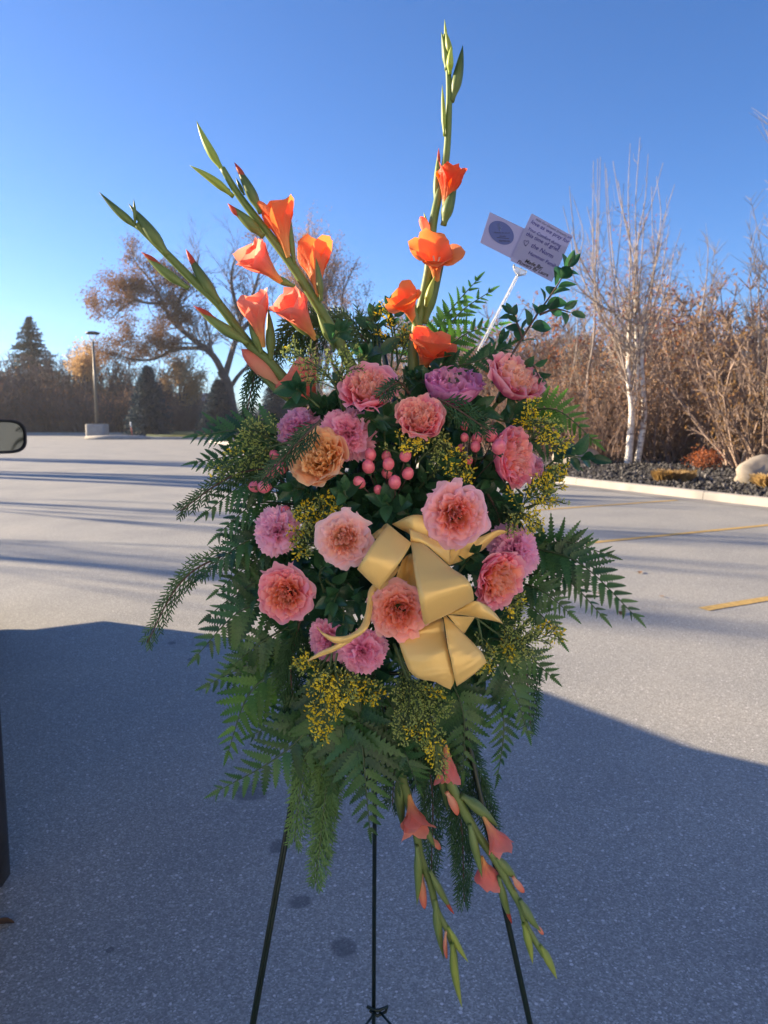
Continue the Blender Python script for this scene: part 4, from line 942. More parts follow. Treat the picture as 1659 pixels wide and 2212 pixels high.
def floret(parent, org, p0, p1, w, open_, cth=(.90, .60, .22), ctip=(.85, .17, .08), seed=0, closed=0, bract=None, name='floret'):
    """six petalled trumpet from throat p0 to mouth centre p1 with mouth width w"""
    rn = random.Random(seed * 13 + 1); d = (p1 - p0); L_ = d.length; q = rotz(d.normalized(), rn.random() * 6)
    e = bpy.data.objects.new(name, None); C.objects.link(e); e.parent = parent; e.location = p0 - org; e.rotation_mode = 'QUATERNION'; e.rotation_quaternion = q
    for k in range(6):
        inner = k % 2; a0 = 6.283 * k / 6 + rn.uniform(-.12, .12); rows, cols = [], []; ph = rn.random() * 6.28; ph2 = rn.random() * 6.28
        ll = L_ * rn.uniform(1.02, 1.22); op = open_ * rn.uniform(.55, 1.35) * (.85 if inner else 1.1); Wp = w * rn.uniform(.38, .48) * (1 - .16 * open_); NV, NU = 14, 10
        # spine: leaves the tube, opens, the tip rolls outward
        sp, r_, z_, th = [], w * .05, 0.0, .20
        for j in range(NV + 1):
            v = j / NV; sp.append((r_, z_)); th = .16 + op * 1.35 * max(0, v - .26) ** 1.15 * 1.45 - (1 - open_) * .22 * max(0, v - .7) / .3
            r_ += math.sin(th) * ll / NV; z_ += math.cos(th) * ll / NV
        for j in range(NV + 1):
            v = j / NV; row, cr_ = [], []; r0, z0 = sp[j]
            hw = Wp * (.16 + .84 * math.sin(min(1, v / .62) * 1.571) ** 1.3) * (1 if v < .66 else math.sqrt(max(.004, 1 - ((v - .66) / .345) ** 2)) )
            for i in range(NU + 1):
                u = 2 * i / NU - 1; rr_ = r0 * (1.0 if not inner else .90)
                lat = u * hw; cup = (abs(u) ** 2) * hw * .34 * (1 - .5 * v); ruf = w * .055 * v ** 2 * (abs(u) ** 1.2) * (math.sin(9 * v + ph + (3 if u > 0 else 0)) + .6 * math.sin(17 * v + ph2)) + w * .02 * math.sin(3 * v + ph)
                R_ = math.hypot(rr_, .0001); k1 = min(1, r0 / (w * .22)); ang = a0 + (lat / max(R_, w * .10)) * (1 - .45 * k1)
                px_ = (rr_ - cup * 0.8) * math.cos(ang) - lat * .45 * k1 * math.sin(a0) * 1; py_ = (rr_ - cup * 0.8) * math.sin(ang) + lat * .45 * k1 * math.cos(a0) * 1
                row.append((px_ + ruf * math.cos(a0) * .6, py_ + ruf * math.sin(a0) * .6, z0 + ruf + cup * .5 * v))
                cc = mix3(cth, ctip, v * 1.7 - .05); rib = math.exp(-(u * 7) ** 2); cc = mix3(cc, cth, .45 * rib * (1 - v)); vein = .93 + .07 * math.cos(u * 28); cc = tuple(c * vein for c in cc)
                cr_.append(mix3(cc, tuple(min(1, c * 1.2 + .05) for c in ctip), .5 * v * abs(u)))
            rows.append(row); cols.append(cr_)
        b = MB(); b.grid(rows, 0, cols); obj('petal', b.mesh('petal', M_glad), e)
    if open_ > .35:
        b = MB()
        for k in range(3):
            a = k * 2.1 + .4; b.tube([(0, 0, L_ * .2), (w * .03 * math.cos(a), w * .03 * math.sin(a), L_ * .5), (w * .07 * math.cos(a), w * .07 * math.sin(a), L_ * .66)], [.0009, .0008, .0016], 5, 0, True, [(.9, .8, .6)] * 3)
        obj('stamen', b.mesh('stamen', M_glad), e)
    return e
def glad(label, conv, Y0, stem, r0, r1, buds, florets, seed=0, dY=0.0):
    """stem points, buds (x0,y0,x1,y1,width,colours) and florets given where they stand"""
    fs = conv.s; base = P(*conv(*stem[0]), Y0); N0 = len(stem)
    t = thing('gladiolus', label, 'gladiolus', base, group='coral gladiolus stems'); rn = random.Random(seed)
    Wp = [P(*conv(x, y), Y0 + dY * i / (N0 - 1)) for i, (x, y) in enumerate(stem)]; W_ = spl(Wp, 5); N = len(W_)
    b = MB(); b.tube([p - base for p in W_], [lerp(r0, r1, i / (N - 1)) for i in range(N)], 8, 0, True, [mix3((.16, .24, .07), GG, i / N) for i in range(N)]); obj('stem', b.mesh('stem', M_green), t)
    def Yat(y):
        ys = [s[1] for s in stem]; f = (y - ys[0]) / (ys[-1] - ys[0]); return Y0 + dY * max(0, min(1, f))
    for i, bd in enumerate(buds):
        x0, y0, x1, y1, w = bd[:5]; kind = bd[5] if len(bd) > 5 else ''
        yy = Yat(y0); off = -.006 if i % 2 else .003; off -= .004 if 'f' in kind else 0
        a, c = P(*conv(x0, y0), yy + off), P(*conv(x1, y1), yy + off * 1.5 + rn.uniform(-.006, .004))
        wm = w * 1.12 * fs * yy / F; side = (c - a).cross(Vector((0, 1, 0))).normalized() * rn.uniform(-.04, .04)
        cA, cB = (GG, GD) if 'd' in kind else ((GG, (.20, .28, .08)) if 'y' not in kind else ((.34, .44, .08), GY))
        if 'c' in kind:      # closed coral bud petals
            b = MB(); spindle(b, a - base, c - base, wm, side, (.88, .58, .38), (.86, .26, .18), flat=.8, peak=.5, blunt=.6); obj('bud_petals', b.mesh('bud_petals', M_glad), t); continue
        b = MB(); tipc = (.30, .08, .05) if 'r' in kind else None
        spindle(b, a - base, c - base, wm, side, cA, cB, tipc=tipc); obj('bud', b.mesh('bud', M_green), t)
        if 'r' in kind:
            m_ = a.lerp(c, .62) + (c - a).cross(Vector((0, -1, 0))).normalized() * wm * .10 * rn.choice((1, -1)) + Vector((0, -wm * .12, 0)); b = MB()
            spindle(b, m_ - base, c + (c - a).normalized() * wm * .05 - base, wm * .46, side * 0, (.50, .14, .08), (.78, .14, .09), flat=.7, peak=.4); obj('bud_petals', b.mesh('bud_petals', M_glad), t)
    for i, fl in enumerate(florets):
        x0, y0, x1, y1, w, op = fl[:6]; yy = Yat(y0); dz = fl[6] if len(fl) > 6 else -.03; ct = fl[7] if len(fl) > 7 else (.85, .19, .10)
        a, c = P(*conv(x0, y0), yy - .006), P(*conv(x1, y1), yy + dz)
        floret(t, base, a, c, w * 1.22 * fs * yy / F, op, ctip=ct, seed=seed * 20 + i)
    return t
class Cv:
    def __init__(s, ox, oy, k): s.o = (ox, oy); s.s = k
    def __call__(s, x, y): return (s.o[0] + s.s * x, s.o[1] + s.s * y)
c1 = Cv(164.6, 0, .3968); c2 = Cv(768.05, 0, .37195); c8 = Cv(768.05, 1536.1, .3307)
OR, SAL, RED = (.90, .27, .11), (.90, .34, .26), (.80, .10, .05)
glad('leftmost gladiolus leaning far left, green buds only, one closed coral bud low down', c1, 1.16,
     [(1230, 2230), (1160, 2100), (1050, 1970), (930, 1860), (780, 1660), (640, 1530), (490, 1380), (400, 1290), (330, 1220)], .0088, .0050,
     [(350, 1250, 123, 1043, 62, 'd'), (320, 1225, 313, 1080, 26), (500, 1390, 285, 1108, 92, 'df'), (610, 1570, 358, 1375, 74, 'r'), (785, 1650, 600, 1360, 88, 'drf'), (935, 1870, 643, 1668, 84, 'rf'),
      (1120, 2120, 900, 1900, 100, 'cf'), (1180, 2200, 960, 2000, 60, 'd'), (1060, 1960, 1045, 1680, 78, 'df'), (1010, 1920, 935, 1720, 70, 'd')],
     [(1020, 1890, 965, 1640, 190, .25, -.03, SAL)], 1, -.02)
glad('second gladiolus from the left, leaning left with five coral florets and lime tip buds', c1, 1.18,
     [(1600, 2200), (1530, 2060), (1440, 1880), (1350, 1720), (1200, 1480), (1060, 1290), (950, 1150), (870, 1040), (795, 915)], .0100, .0045,
     [(800, 930, 655, 658, 66, 'y'), (855, 1070, 617, 900, 62, 'yf'), (835, 1035, 672, 922, 30, 'y'), (1005, 1160, 863, 888, 80, 'drf'), (915, 1060, 868, 965, 30, 'd'), (1020, 1290, 828, 1110, 84, 'rf'),
      (1190, 1440, 1160, 1110, 50, 'f'), (1335, 1640, 1305, 1400, 56, 'f'), (1190, 1560, 1010, 1480, 60, ''), (1320, 1840, 1150, 1740, 60, ''), (1300, 1610, 1200, 1440, 44, 'y'), (1400, 1880, 1310, 1700, 70, ''), (1400, 1900, 1405, 1780, 60, 'd')],
     [(1155, 1400, 1085, 1130, 200, .30, -.01, OR), (1110, 1530, 945, 1370, 290, .35, -.04, SAL), (1320, 1610, 1290, 1375, 210, .35, .02, OR), (1300, 1840, 1165, 1650, 270, .30, -.04, SAL), (1340, 2240, 1190, 2060, 290, .5, -.05, SAL)], 2, -.02)
glad('tall upright gladiolus in the centre with four fiery orange florets', c2, 1.17,
     [(350, 2300), (335, 2080), (350, 1930), (390, 1750), (425, 1560), (450, 1300), (490, 1100), (528, 900), (543, 600), (538, 400), (527, 280), (520, 200)], .0095, .0030,
     [(530, 270, 517, 110, 26, 'y'), (555, 340, 525, 180, 54, 'y'), (528, 410, 498, 185, 58, 'f'), (548, 430, 557, 265, 56, 'yf'), (558, 590, 623, 262, 84, 'df'), (515, 790, 503, 490, 38, 'y'), (462, 1190, 483, 862, 54, 'r'),
      (425, 1375, 376, 1256, 58, 'c'), (432, 1385, 396, 1232, 36, 'yf'), (510, 1310, 590, 1050, 96, 'd'), (400, 1880, 520, 1500, 110, 'd'), (410, 1780, 462, 1600, 60, 'yf'), (345, 2230, 470, 1995, 62, 'df'), (360, 1920, 330, 1700, 70, 'd')],
     [(515, 1240, 560, 985, 200, .35, -.02, (.85, .13, .05)), (470, 1640, 462, 1420, 250, 1.05, -.055, OR), (345, 1880, 275, 1705, 200, .7, -.04, OR), (380, 2170, 455, 1950, 300, .85, -.045, (.88, .22, .11))], 3, .02)
glad('left one of the two hanging gladioli, pointing straight down with a pale flared floret', c8, 1.12,
     [(285, 330), (300, 420), (340, 560), (395, 780), (425, 950), (490, 1130), (530, 1300), (600, 1430), (640, 1560), (655, 1650)], .0080, .0040,
     [(300, 380, 312, 790, 120, 'd'), (460, 760, 520, 890, 62, ''), (500, 830, 556, 905, 44, 'c'), (400, 880, 400, 1270, 88, 'f'), (430, 1060, 452, 1295, 66, 'c'), (485, 1040, 643, 1325, 74, 'rf'), (520, 1230, 578, 1620, 92, 'f'), (590, 1440, 596, 1622, 34, 'c'), (605, 1410, 738, 1643, 66, 'yf'), (630, 1520, 697, 1942, 86, 'yf')],
     [(350, 545, 400, 790, 230, .55, -.04, SAL)], 4, -.05)
glad('right one of the two hanging gladioli, slanting over the easel leg', c8, 1.10,
     [(545, 200), (590, 380), (640, 520), (700, 640), (780, 780), (850, 880), (930, 1000), (1010, 1150), (1080, 1280), (1110, 1390), (1190, 1530), (1230, 1600)], .0085, .0040,
     [(505, 230, 605, 670, 96, 'd'), (595, 530, 668, 682, 64, 'c'), (690, 550, 935, 760, 112, 'f'), (745, 740, 828, 1090, 88, 'f'), (915, 950, 1062, 1115, 92, 'f'), (1030, 1085, 1103, 1185, 54, 'c'), (935, 1080, 1022, 1390, 82, 'r'),
      (1075, 1230, 1212, 1440, 82, 'f'), (1185, 1400, 1228, 1460, 34, 'c'), (1095, 1390, 1158, 1655, 80, 'y'), (1205, 1530, 1316, 1752, 82, 'yf')],
     [(585, 190, 610, 460, 150, .35, -.03, (.88, .30, .26)), (835, 690, 950, 890, 190, .45, -.02, (.90, .34, .28)), (825, 950, 860, 1090, 165, .5, .01, (.88, .28, .24))], 5, -.06)

# roses: x, y, distance, radius, facing
rose(800, 842, 1.06, 56, facing(-.10, .75, .75), 'pink and peach rose tilted upward below the second gladiolus', (.96, .46, .30), (.94, .32, .42), (.97, .62, .68), 1.0, .45, 1)
rose(977, 840, 1.11, 56, facing(.05, 1.0, .50), 'mauve purple rose seen from the side at the top right', (.80, .32, .50), (.66, .16, .42), (.84, .48, .70), 1.2, .18, 2)
rose(1110, 822, 1.11, 56, facing(.40, .65, .60), 'deep pink rose highest on the right, turned away to the right', (.95, .55, .38), (.82, .22, .36), (.97, .66, .62), 1.1, .40, 3, outer=(.76, .17, .32))
rose(908, 905, 1.03, 48, facing(.05, .55, .75), 'pink rose with white curled outer edges in the upper centre', (.96, .44, .38), (.93, .28, .40), CREAM, 1.15, .50, 4)
rose(690, 988, 1.04, 58, facing(-.25, .30, .80), 'yellow peach rose, the palest of the roses, on the upper left', (.97, .62, .26), (.95, .56, .30), (.98, .76, .50), .95, .45, 5, outer=(.94, .44, .26))
rose(1104, 985, 1.07, 60, facing(.75, .10, .65), 'pink rose with peach heart facing right beside the yellow goldenrod', (.96, .40, .32), (.92, .26, .40), (.97, .58, .64), 1.05, .50, 6)
rose(985, 1112, 1.00, 61, facing(.0, .05, 1), 'largest coral rose facing the viewer just above the gold ribbon', (.94, .33, .20), (.93, .50, .50), (.95, .62, .72), .80, 1.0, 7)
rose(743, 1165, 1.00, 52, facing(-.05, .05, 1), 'pale peach pink rose left of the gold ribbon loop', (.96, .50, .32), (.95, .58, .54), (.97, .72, .72), .80, .95, 8)
rose(616, 1285, 1.04, 55, facing(-.10, .10, 1), 'coral and hot pink rose at the lower left, left of the dark leaves', (.95, .38, .18), (.93, .34, .42), (.96, .58, .62), .90, .75, 9)
rose(861, 1320, .98, 56, facing(-.02, .0, 1), 'coral rose in the lower centre partly covered by the gold ribbon', (.95, .34, .18), (.94, .44, .32), (.96, .56, .54), .80, .95, 10)
rose(1076, 1250, 1.03, 58, facing(.45, -.15, .75), 'rose pink bloom at the lower right below the pink carnation', (.97, .46, .20), (.93, .26, .40), (.97, .62, .66), 1.0, .50, 11)
# carnations
carnation(753, 937, 1.06, 60, facing(.05, .15, 1), 'frilly pink carnation facing the viewer above the yellow peach rose', seed=1)
carnation(590, 1146, 1.06, 56, facing(-.35, .15, .8), 'light pink carnation at the left edge level with the ribbon top', (.96, .52, .68), 2)
carnation(634, 915, 1.13, 50, facing(-.55, .6, .5), 'mauve pink carnation tucked behind a cedar twig at the upper left', (.88, .38, .58), 3)
carnation(1125, 1188, 1.07, 60, facing(.45, .20, .8), 'pink carnation at the right just above the lower right rose', (.95, .46, .66), 4)
carnation(786, 1417, 1.02, 56, facing(.10, -.35, .9), 'bright pink carnation at the bottom below the coral centre rose', (.95, .38, .58), 5)
carnation(704, 1388, 1.06, 50, facing(-.35, -.2, .9), 'pink carnation crossed by the thin curling ribbon tail', (.93, .38, .54), 6)
carnation(1158, 1008, 1.15, 30, facing(.7, .1, .5), 'small pink carnation peeping out behind the right facing rose', (.93, .40, .54), 7)

# ------------------------------------------------------------------ hypericum berries
def berries(label, b0, lst, seed=0):
    t = thing('berry_sprig', label, 'berries', b0, group='coral hypericum berry sprigs'); rn = random.Random(seed); st = MB()
    for (x, y, Y, r_, ux, uy) in lst:
        c = P(x, y, Y); rr_ = r_ * Y / F; d = Vector((ux, -.35, uy)).normalized(); q = rotz(d, rn.random() * 6)
        e = bpy.data.objects.new('berry', None); C.objects.link(e); e.parent = t; e.location = c - b0; e.rotation_mode = 'QUATERNION'; e.rotation_quaternion = q
        b = MB(); n = 14; b.grid([[(math.cos(2 * math.pi * k / n) * s_ * (1 + .03 * math.cos(6.283 * k / n * 3)), math.sin(2 * math.pi * k / n) * s_ * (1 + .03 * math.cos(6.283 * k / n * 3)), z * 1.18) for k in range(n + 1)] for s_, z in [(rr_ * math.cos(a), rr_ * math.sin(a)) for a in [-1.45, -1.1, -.7, -.3, .1, .5, .85, 1.15, 1.4, 1.53]]])
        b.tube([(0, 0, rr_ * 1.12), (0, 0, rr_ * 1.35)], [rr_ * .10, rr_ * .03], 5); obj('fruit', b.mesh('fruit', M_berry), e)
        for k in range(5):
            a = k * 1.257 + rn.random() * .3; obj('sepal', OV[k % 4], e, mat=frame(Vector((0, 0, -rr_ * 1.1)), Vector((math.cos(a), math.sin(a), .12)), Vector((0, 0, 1))) @ Matrix.Diagonal((1, 1.5, 1, 1)) @ Matrix.Scale(rr_ * 1.15, 4))
        s0 = c - d * rr_ * 1.1 - b0; st.tube(spl([s0, s0 - d * .012, (s0 - d * .02) * .5 + Vector((0, .02, 0)), Vector((0, 0, 0))], 4), .0009, 5)
    obj('stem', st.mesh('stem', M_stemD), t)
berries('cluster of coral berries in the centre above the ribbon bow', P(832, 1110, 1.16),
        [(800, 982, 1.05, 13, -.1, .9), (796, 1008, 1.04, 14, -.2, .8), (776, 1042, 1.03, 13, -.5, .6), (817, 1058, 1.04, 10, -.1, .5), (836, 1021, 1.06, 12, 0, .8), (839, 1002, 1.04, 13, .1, .9), (835, 986, 1.07, 11, 0, 1), (876, 984, 1.04, 13, .2, .9), (881, 1023, 1.05, 13, .3, .8), (853, 1042, 1.03, 14, 0, .9)], 1)
berries('coral berries at the right between the white edged rose and the right facing rose', P(1010, 1060, 1.16),
        [(1004, 919, 1.09, 10, 0, 1), (1003, 945, 1.06, 9, 0, .9), (1031, 947, 1.06, 12, .1, .9), (1027, 965, 1.05, 11, -.1, .8), (1061, 940, 1.05, 14, .1, .8), (1078, 965, 1.02, 16, .2, .6), (1013, 994, 1.06, 9, .1, .8), (996, 968, 1.08, 8, -.2, .8), (1020, 890, 1.12, 9, 0, .9)], 2)
berries('coral berries poking out left of the yellow peach rose', P(650, 1080, 1.18),
        [(593, 984, 1.09, 11, -.5, .8), (607, 1010, 1.07, 14, -.4, .5), (586, 1022, 1.10, 12, -.7, .6), (552, 1051, 1.08, 13, -1, .05), (571, 1052, 1.06, 14, 1, .05), (616, 1102, 1.08, 11, .5, .1)], 3)
# ------------------------------------------------------------------ gold ribbon bow
cR = Cv(630.9, 1097.2, .2976)
bow = thing('ribbon_bow', 'wide gold satin ribbon bow with folded loops and pointed tails at the front', 'ribbon', P(900, 1190, 1.06))
BO = Vector(bow.location)
def strip(nm, Lp, Rp, Ys, bulge=.0, n=7, w=9):
    """ribbon piece between two edges; Ys distance along it, bulge = belly towards the viewer"""
    m = len(Lp); L_ = [P(*cR(*a), y[0] if isinstance(y, tuple) else y) for a, y in zip(Lp, Ys)]; R_ = [P(*cR(*a), y[1] if isinstance(y, tuple) else y) for a, y in zip(Rp, Ys)]
    A, B_ = spl(L_, n), spl(R_, n); b = MB(); rows = []
    for i, (p, q) in enumerate(zip(A, B_)):
        rows.append([p.lerp(q, k / (w - 1)) - BO + Vector((0, -bulge * math.sin(math.pi * k / (w - 1)) - .0012 * noise.noise(Vector((i * .35, k * .5, len(Lp)))), 0)) for k in range(w)])
    b.grid(rows); o = obj(nm, b.mesh(nm, M_rib), bow)
    md = o.modifiers.new('t', 'SOLIDIFY'); md.thickness = .0005; md.offset = 0
strip('loop', [(640, 160), (665, 124), (692, 122), (600, 240), (530, 350), (475, 442), (520, 420), (620, 330)], [(830, 300), (850, 262), (864, 262), (800, 372), (715, 485), (632, 592), (690, 560), (790, 430)],
      [1.05, 1.01, .978, .942, .930, .940, .975, 1.03], .003)
strip('band', [(725, 118), (860, 55), (980, 58), (1100, 90), (1200, 180), (1250, 260)], [(840, 178), (890, 225), (990, 285), (1060, 340), (1120, 400), (1148, 418)], [1.02, 1.0, 1.005, 1.01, 1.015, 1.02], .005)
strip('band', [(850, 150), (950, 190), (1060, 240), (1150, 250)], [(862, 240), (960, 262), (1050, 335), (1145, 415)], [(.99, .985), (.99, .98), (1.0, .99), (1.01, 1.005)], .003)
strip('tail', [(1180, 250), (1290, 235), (1400, 195), (1500, 158), (1565, 175)], [(1148, 414), (1230, 385), (1330, 330), (1390, 300), (1440, 210)], [1.02, 1.03, (1.04, 1.03), (1.045, 1.05), (1.05, 1.06)], .003)
strip('loop', [(855, 225), (868, 300), (885, 440), (905, 560), (930, 700), (962, 845), (1010, 800), (1080, 690)], [(890, 230), (985, 285), (1150, 430), (1252, 500), (1303, 572), (1318, 672), (1270, 640), (1180, 560)],
      [.995, .972, .942, .922, (.914, .918), (.932, .940), (.965, .975), 1.0], .003)
strip('tail', [(1190, 735), (1315, 678), (1400, 700), (1470, 758), (1524, 830)], [(1120, 768), (1250, 780), (1360, 800), (1440, 815), (1526, 834)], [.985, (.965, .985), .975, .98, .985], .006)
strip('band', [(1120, 770), (1230, 785), (1330, 788)], [(1205, 870), (1230, 900), (1250, 912)], [1.0, 1.005, 1.01], .0)
strip('tail', [(965, 840), (790, 930), (778, 980), (812, 1090), (850, 1180), (900, 1228), (960, 1248), (1010, 1240)], [(1085, 790), (1100, 830), (1108, 900), (1130, 1020), (1150, 1110), (1165, 1180), (1180, 1250), (1150, 1318)],
      [1.0, .99, .985, (.975, .965), (.97, .96), (.968, .957), (.97, .957), (.975, .96)], .003)
strip('tail', [(1098, 785), (1112, 880), (1130, 1000), (1152, 1100), (1172, 1200), (1196, 1296)], [(1116, 784), (1200, 865), (1290, 955), (1350, 1018), (1386, 1060), (1412, 1122)], [(.985, .99), (.97, .98), (.958, .975), (.952, .97), (.950, .968), (.955, .968)], .004)
strip('tail', [(640, 500), (560, 590), (545, 680), (530, 770), (490, 865), (400, 925), (300, 930), (220, 900), (180, 860)], [(680, 560), (625, 600), (590, 700), (575, 790), (550, 870), (470, 940), (340, 985), (250, 945), (182, 864)],
      [1.0, .99, .98, .965, .95, .945, .945, .95, .955], .003)
strip('tail', [(460, 935), (380, 962), (290, 1005), (200, 1045), (112, 1106)], [(420, 975), (380, 1000), (300, 1045), (215, 1075), (118, 1112)], [.95, .948, .946, .948, .952], .002)
strip('band', [(800, 380), (770, 460), (740, 560)], [(905, 330), (905, 480), (915, 640)], [1.03, 1.02, 1.02], -.02)
strip('band', [(580, 195), (640, 150), (720, 130)], [(560, 230), (620, 220), (700, 200)], [1.05, 1.04, 1.03], .0)

# ------------------------------------------------------------------ gift cards on a clear plastic pick
cK = Cv(1014.9, 438.9, .1488); YK = 1.19
M_card, n, l, b_, o_ = newmat('shade_tinted_card'); b_.inputs['Base Color'].default_value = (.31, .34, .56, 1); b_.inputs['Roughness'].default_value = .5  # the card is white; the blue of its sky shade is put into the colour
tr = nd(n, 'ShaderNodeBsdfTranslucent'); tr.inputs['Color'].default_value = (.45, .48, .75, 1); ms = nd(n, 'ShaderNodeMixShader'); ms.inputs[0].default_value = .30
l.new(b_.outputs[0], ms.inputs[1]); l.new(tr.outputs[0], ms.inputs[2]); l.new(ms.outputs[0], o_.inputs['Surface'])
M_logo = simple('navy_print', (.045, .085, .30), .5, var=.05); M_ink = simple('blue_ink', (.02, .02, .22), .6, var=.05); M_blk = simple('black_print', (.015, .015, .03), .6, var=.05); M_pale = simple('pale_print', (.16, .22, .42), .6, var=.05)
M_clear, n, l, b_, o_ = newmat('clear_plastic'); b_.inputs['Base Color'].default_value = (.92, .94, .95, 1); b_.inputs['Roughness'].default_value = .12; b_.inputs['Transmission Weight'].default_value = .7; b_.inputs['IOR'].default_value = 1.3
def card(nm, label, corners, Y):
    pts = [P(*cK(*c), Y) for c in corners]; o = pts[0]; b = MB(); t_ = Vector((0, .0006, 0))
    b.add([p - o for p in pts] + [p - o + t_ for p in pts], [(0, 1, 2, 3), (7, 6, 5, 4), (0, 4, 5, 1), (1, 5, 6, 2), (2, 6, 7, 3), (3, 7, 4, 0)])
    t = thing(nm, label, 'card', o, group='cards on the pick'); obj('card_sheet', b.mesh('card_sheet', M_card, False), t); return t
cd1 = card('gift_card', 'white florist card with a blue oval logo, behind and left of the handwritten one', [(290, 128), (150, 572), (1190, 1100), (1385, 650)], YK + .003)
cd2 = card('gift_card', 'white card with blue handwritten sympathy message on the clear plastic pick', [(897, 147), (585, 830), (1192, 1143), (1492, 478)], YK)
def letters(t, s, x0, y0, x1, y1, mat, Y, shear=.25, bold=0, hs=1.0, nm='lettering'):
    cu = bpy.data.curves.new(nm, 'FONT'); cu.body = s; cu.shear = shear; cu.offset = bold; cu.materials.append(mat); cu.resolution_u = 3
    o = bpy.data.objects.new(nm, cu); C.objects.link(o); o.parent = t; bpy.context.view_layer.update(); w = max(o.dimensions.x, .01)
    a, c = P(*cK(x0, y0), Y), P(*cK(x1, y1), Y); k = (c - a).length / w; x = (c - a).normalized(); nrm = Vector((0, -1, 0)); y = nrm.cross(x)
    m = Matrix.Identity(4)
    for i in range(3): m[i][0], m[i][1], m[i][2], m[i][3] = x[i] * k, y[i] * k * hs, nrm[i] * k, (a - Vector(t.location))[i]
    me = bpy.data.meshes.new_from_object(o); me.name = nm; bpy.data.objects.remove(o); obj(nm, me, t, mat=m)
YT_ = YK - .0008
for args in (("With Our Deepest Sympathy,", 945, 240, 1395, 487, M_blk, .45, 0), ("and", 1412, 498, 1480, 524, M_ink, .3, .008), ("love as we pray for", 878, 287, 1428, 588, M_ink, .15, .008), ("Your Comfort during", 838, 380, 1312, 642, M_ink, .15, .008),
             ("this time of grief.", 808, 462, 1285, 705, M_ink, .1, .008), ("the Norm", 880, 628, 1192, 800, M_ink, .2, .008), ("Hammer Family", 842, 735, 1252, 945, M_ink, .1, .008), ("Made By:", 790, 855, 1045, 965, M_blk, .3, .02), ("Flowers By Laura", 680, 862, 1127, 1068, M_blk, .3, .02)):
    letters(cd2, *args[:6], YT_, args[6], args[7])
# heart drawn in pen, the oval with its print, a spray of stalks as emblem
def pen(t, pts, r_, m, Y, nm): 
    b = MB(); b.tube([P(*cK(*p), Y) - Vector(t.location) for p in pts], r_, 5); obj(nm, b.mesh(nm, m), t)
pen(cd2, [(808, 622), (786, 570), (790, 540), (812, 536), (826, 562), (846, 540), (858, 552), (850, 580), (808, 622)], .00035, M_ink, YT_, 'heart_drawing')
b = MB(); cc = (456, 430); rt = R(40); pts = []
for k in range(48):
    a = 6.283 * k / 48; u, v = 205 * math.cos(a), 148 * math.sin(a); pts.append(P(*cK(cc[0] + u * math.cos(rt) - v * math.sin(rt), cc[1] + u * math.sin(rt) + v * math.cos(rt)), YK + .0022) - Vector(cd1.location))
b.add(pts, [tuple(range(48))]); obj('logo_oval', b.mesh('logo_oval', M_logo, False), cd1)
for k, (a, c) in enumerate((((436, 400), (400, 300)), ((436, 400), (420, 290)), ((436, 400), (440, 285)), ((436, 400), (458, 320)), ((438, 400), (470, 340)))):
    pen(cd1, [a, ((a[0] + c[0]) / 2 - 3, (a[1] + c[1]) / 2), c], .0003, M_pale, YK + .0018, 'logo_stalk')
for args in (("Flowers by Laura", 345, 436, 575, 442, M_blk, .4, 0), ("Studio", 425, 488, 520, 492, M_blk, .4, 0), ("425/793/1221", 418, 555, 580, 564, M_blk, 0, .02)): letters(cd1, *args[:6], YK + .0017, args[6], args[7])
pen(cd1, [(392, 498), (566, 515)], .0003, M_blk, YK + .0018, 'logo_rule')
pk = thing('card_pick', 'clear plastic pick holding the two cards above the spray', 'card pick', P(1040, 780, 1.2)); ko = Vector(pk.location)
b = MB(); b.tube([P(1117, 597, YK + .004) - ko, P(1038, 748, YK + .01) - ko, P(1000, 830, YK + .02) - ko], [.0026, .0024, .0018], 4); obj('rod', b.mesh('rod', M_clear, False), pk)
for q, nm in (([(690, 1045), (640, 960), (640, 890)], 'prong'), ([(700, 1045), (805, 1035), (822, 985)], 'prong'), ([(700, 1040), (725, 985), (745, 940)], 'prong')):
    b = MB(); b.tube([P(*cK(*p), YK - .002) - ko for p in q], .0015, 6); obj(nm, b.mesh(nm, M_clear), pk)
b = MB(); f_ = [P(*cK(*p), YK - .0035) - ko for p in ((628, 905), (700, 1050), (760, 1045), (818, 1000), (820, 980))]; g_ = [p + Vector((0, .009, 0)) for p in f_]
b.add(f_ + g_, [(0, 1, 2, 3, 4), (9, 8, 7, 6, 5), (0, 5, 6, 1), (1, 6, 7, 2), (2, 7, 8, 3), (3, 8, 9, 4), (4, 9, 5, 0)]); obj('clip', b.mesh('clip', M_clear, False), pk)

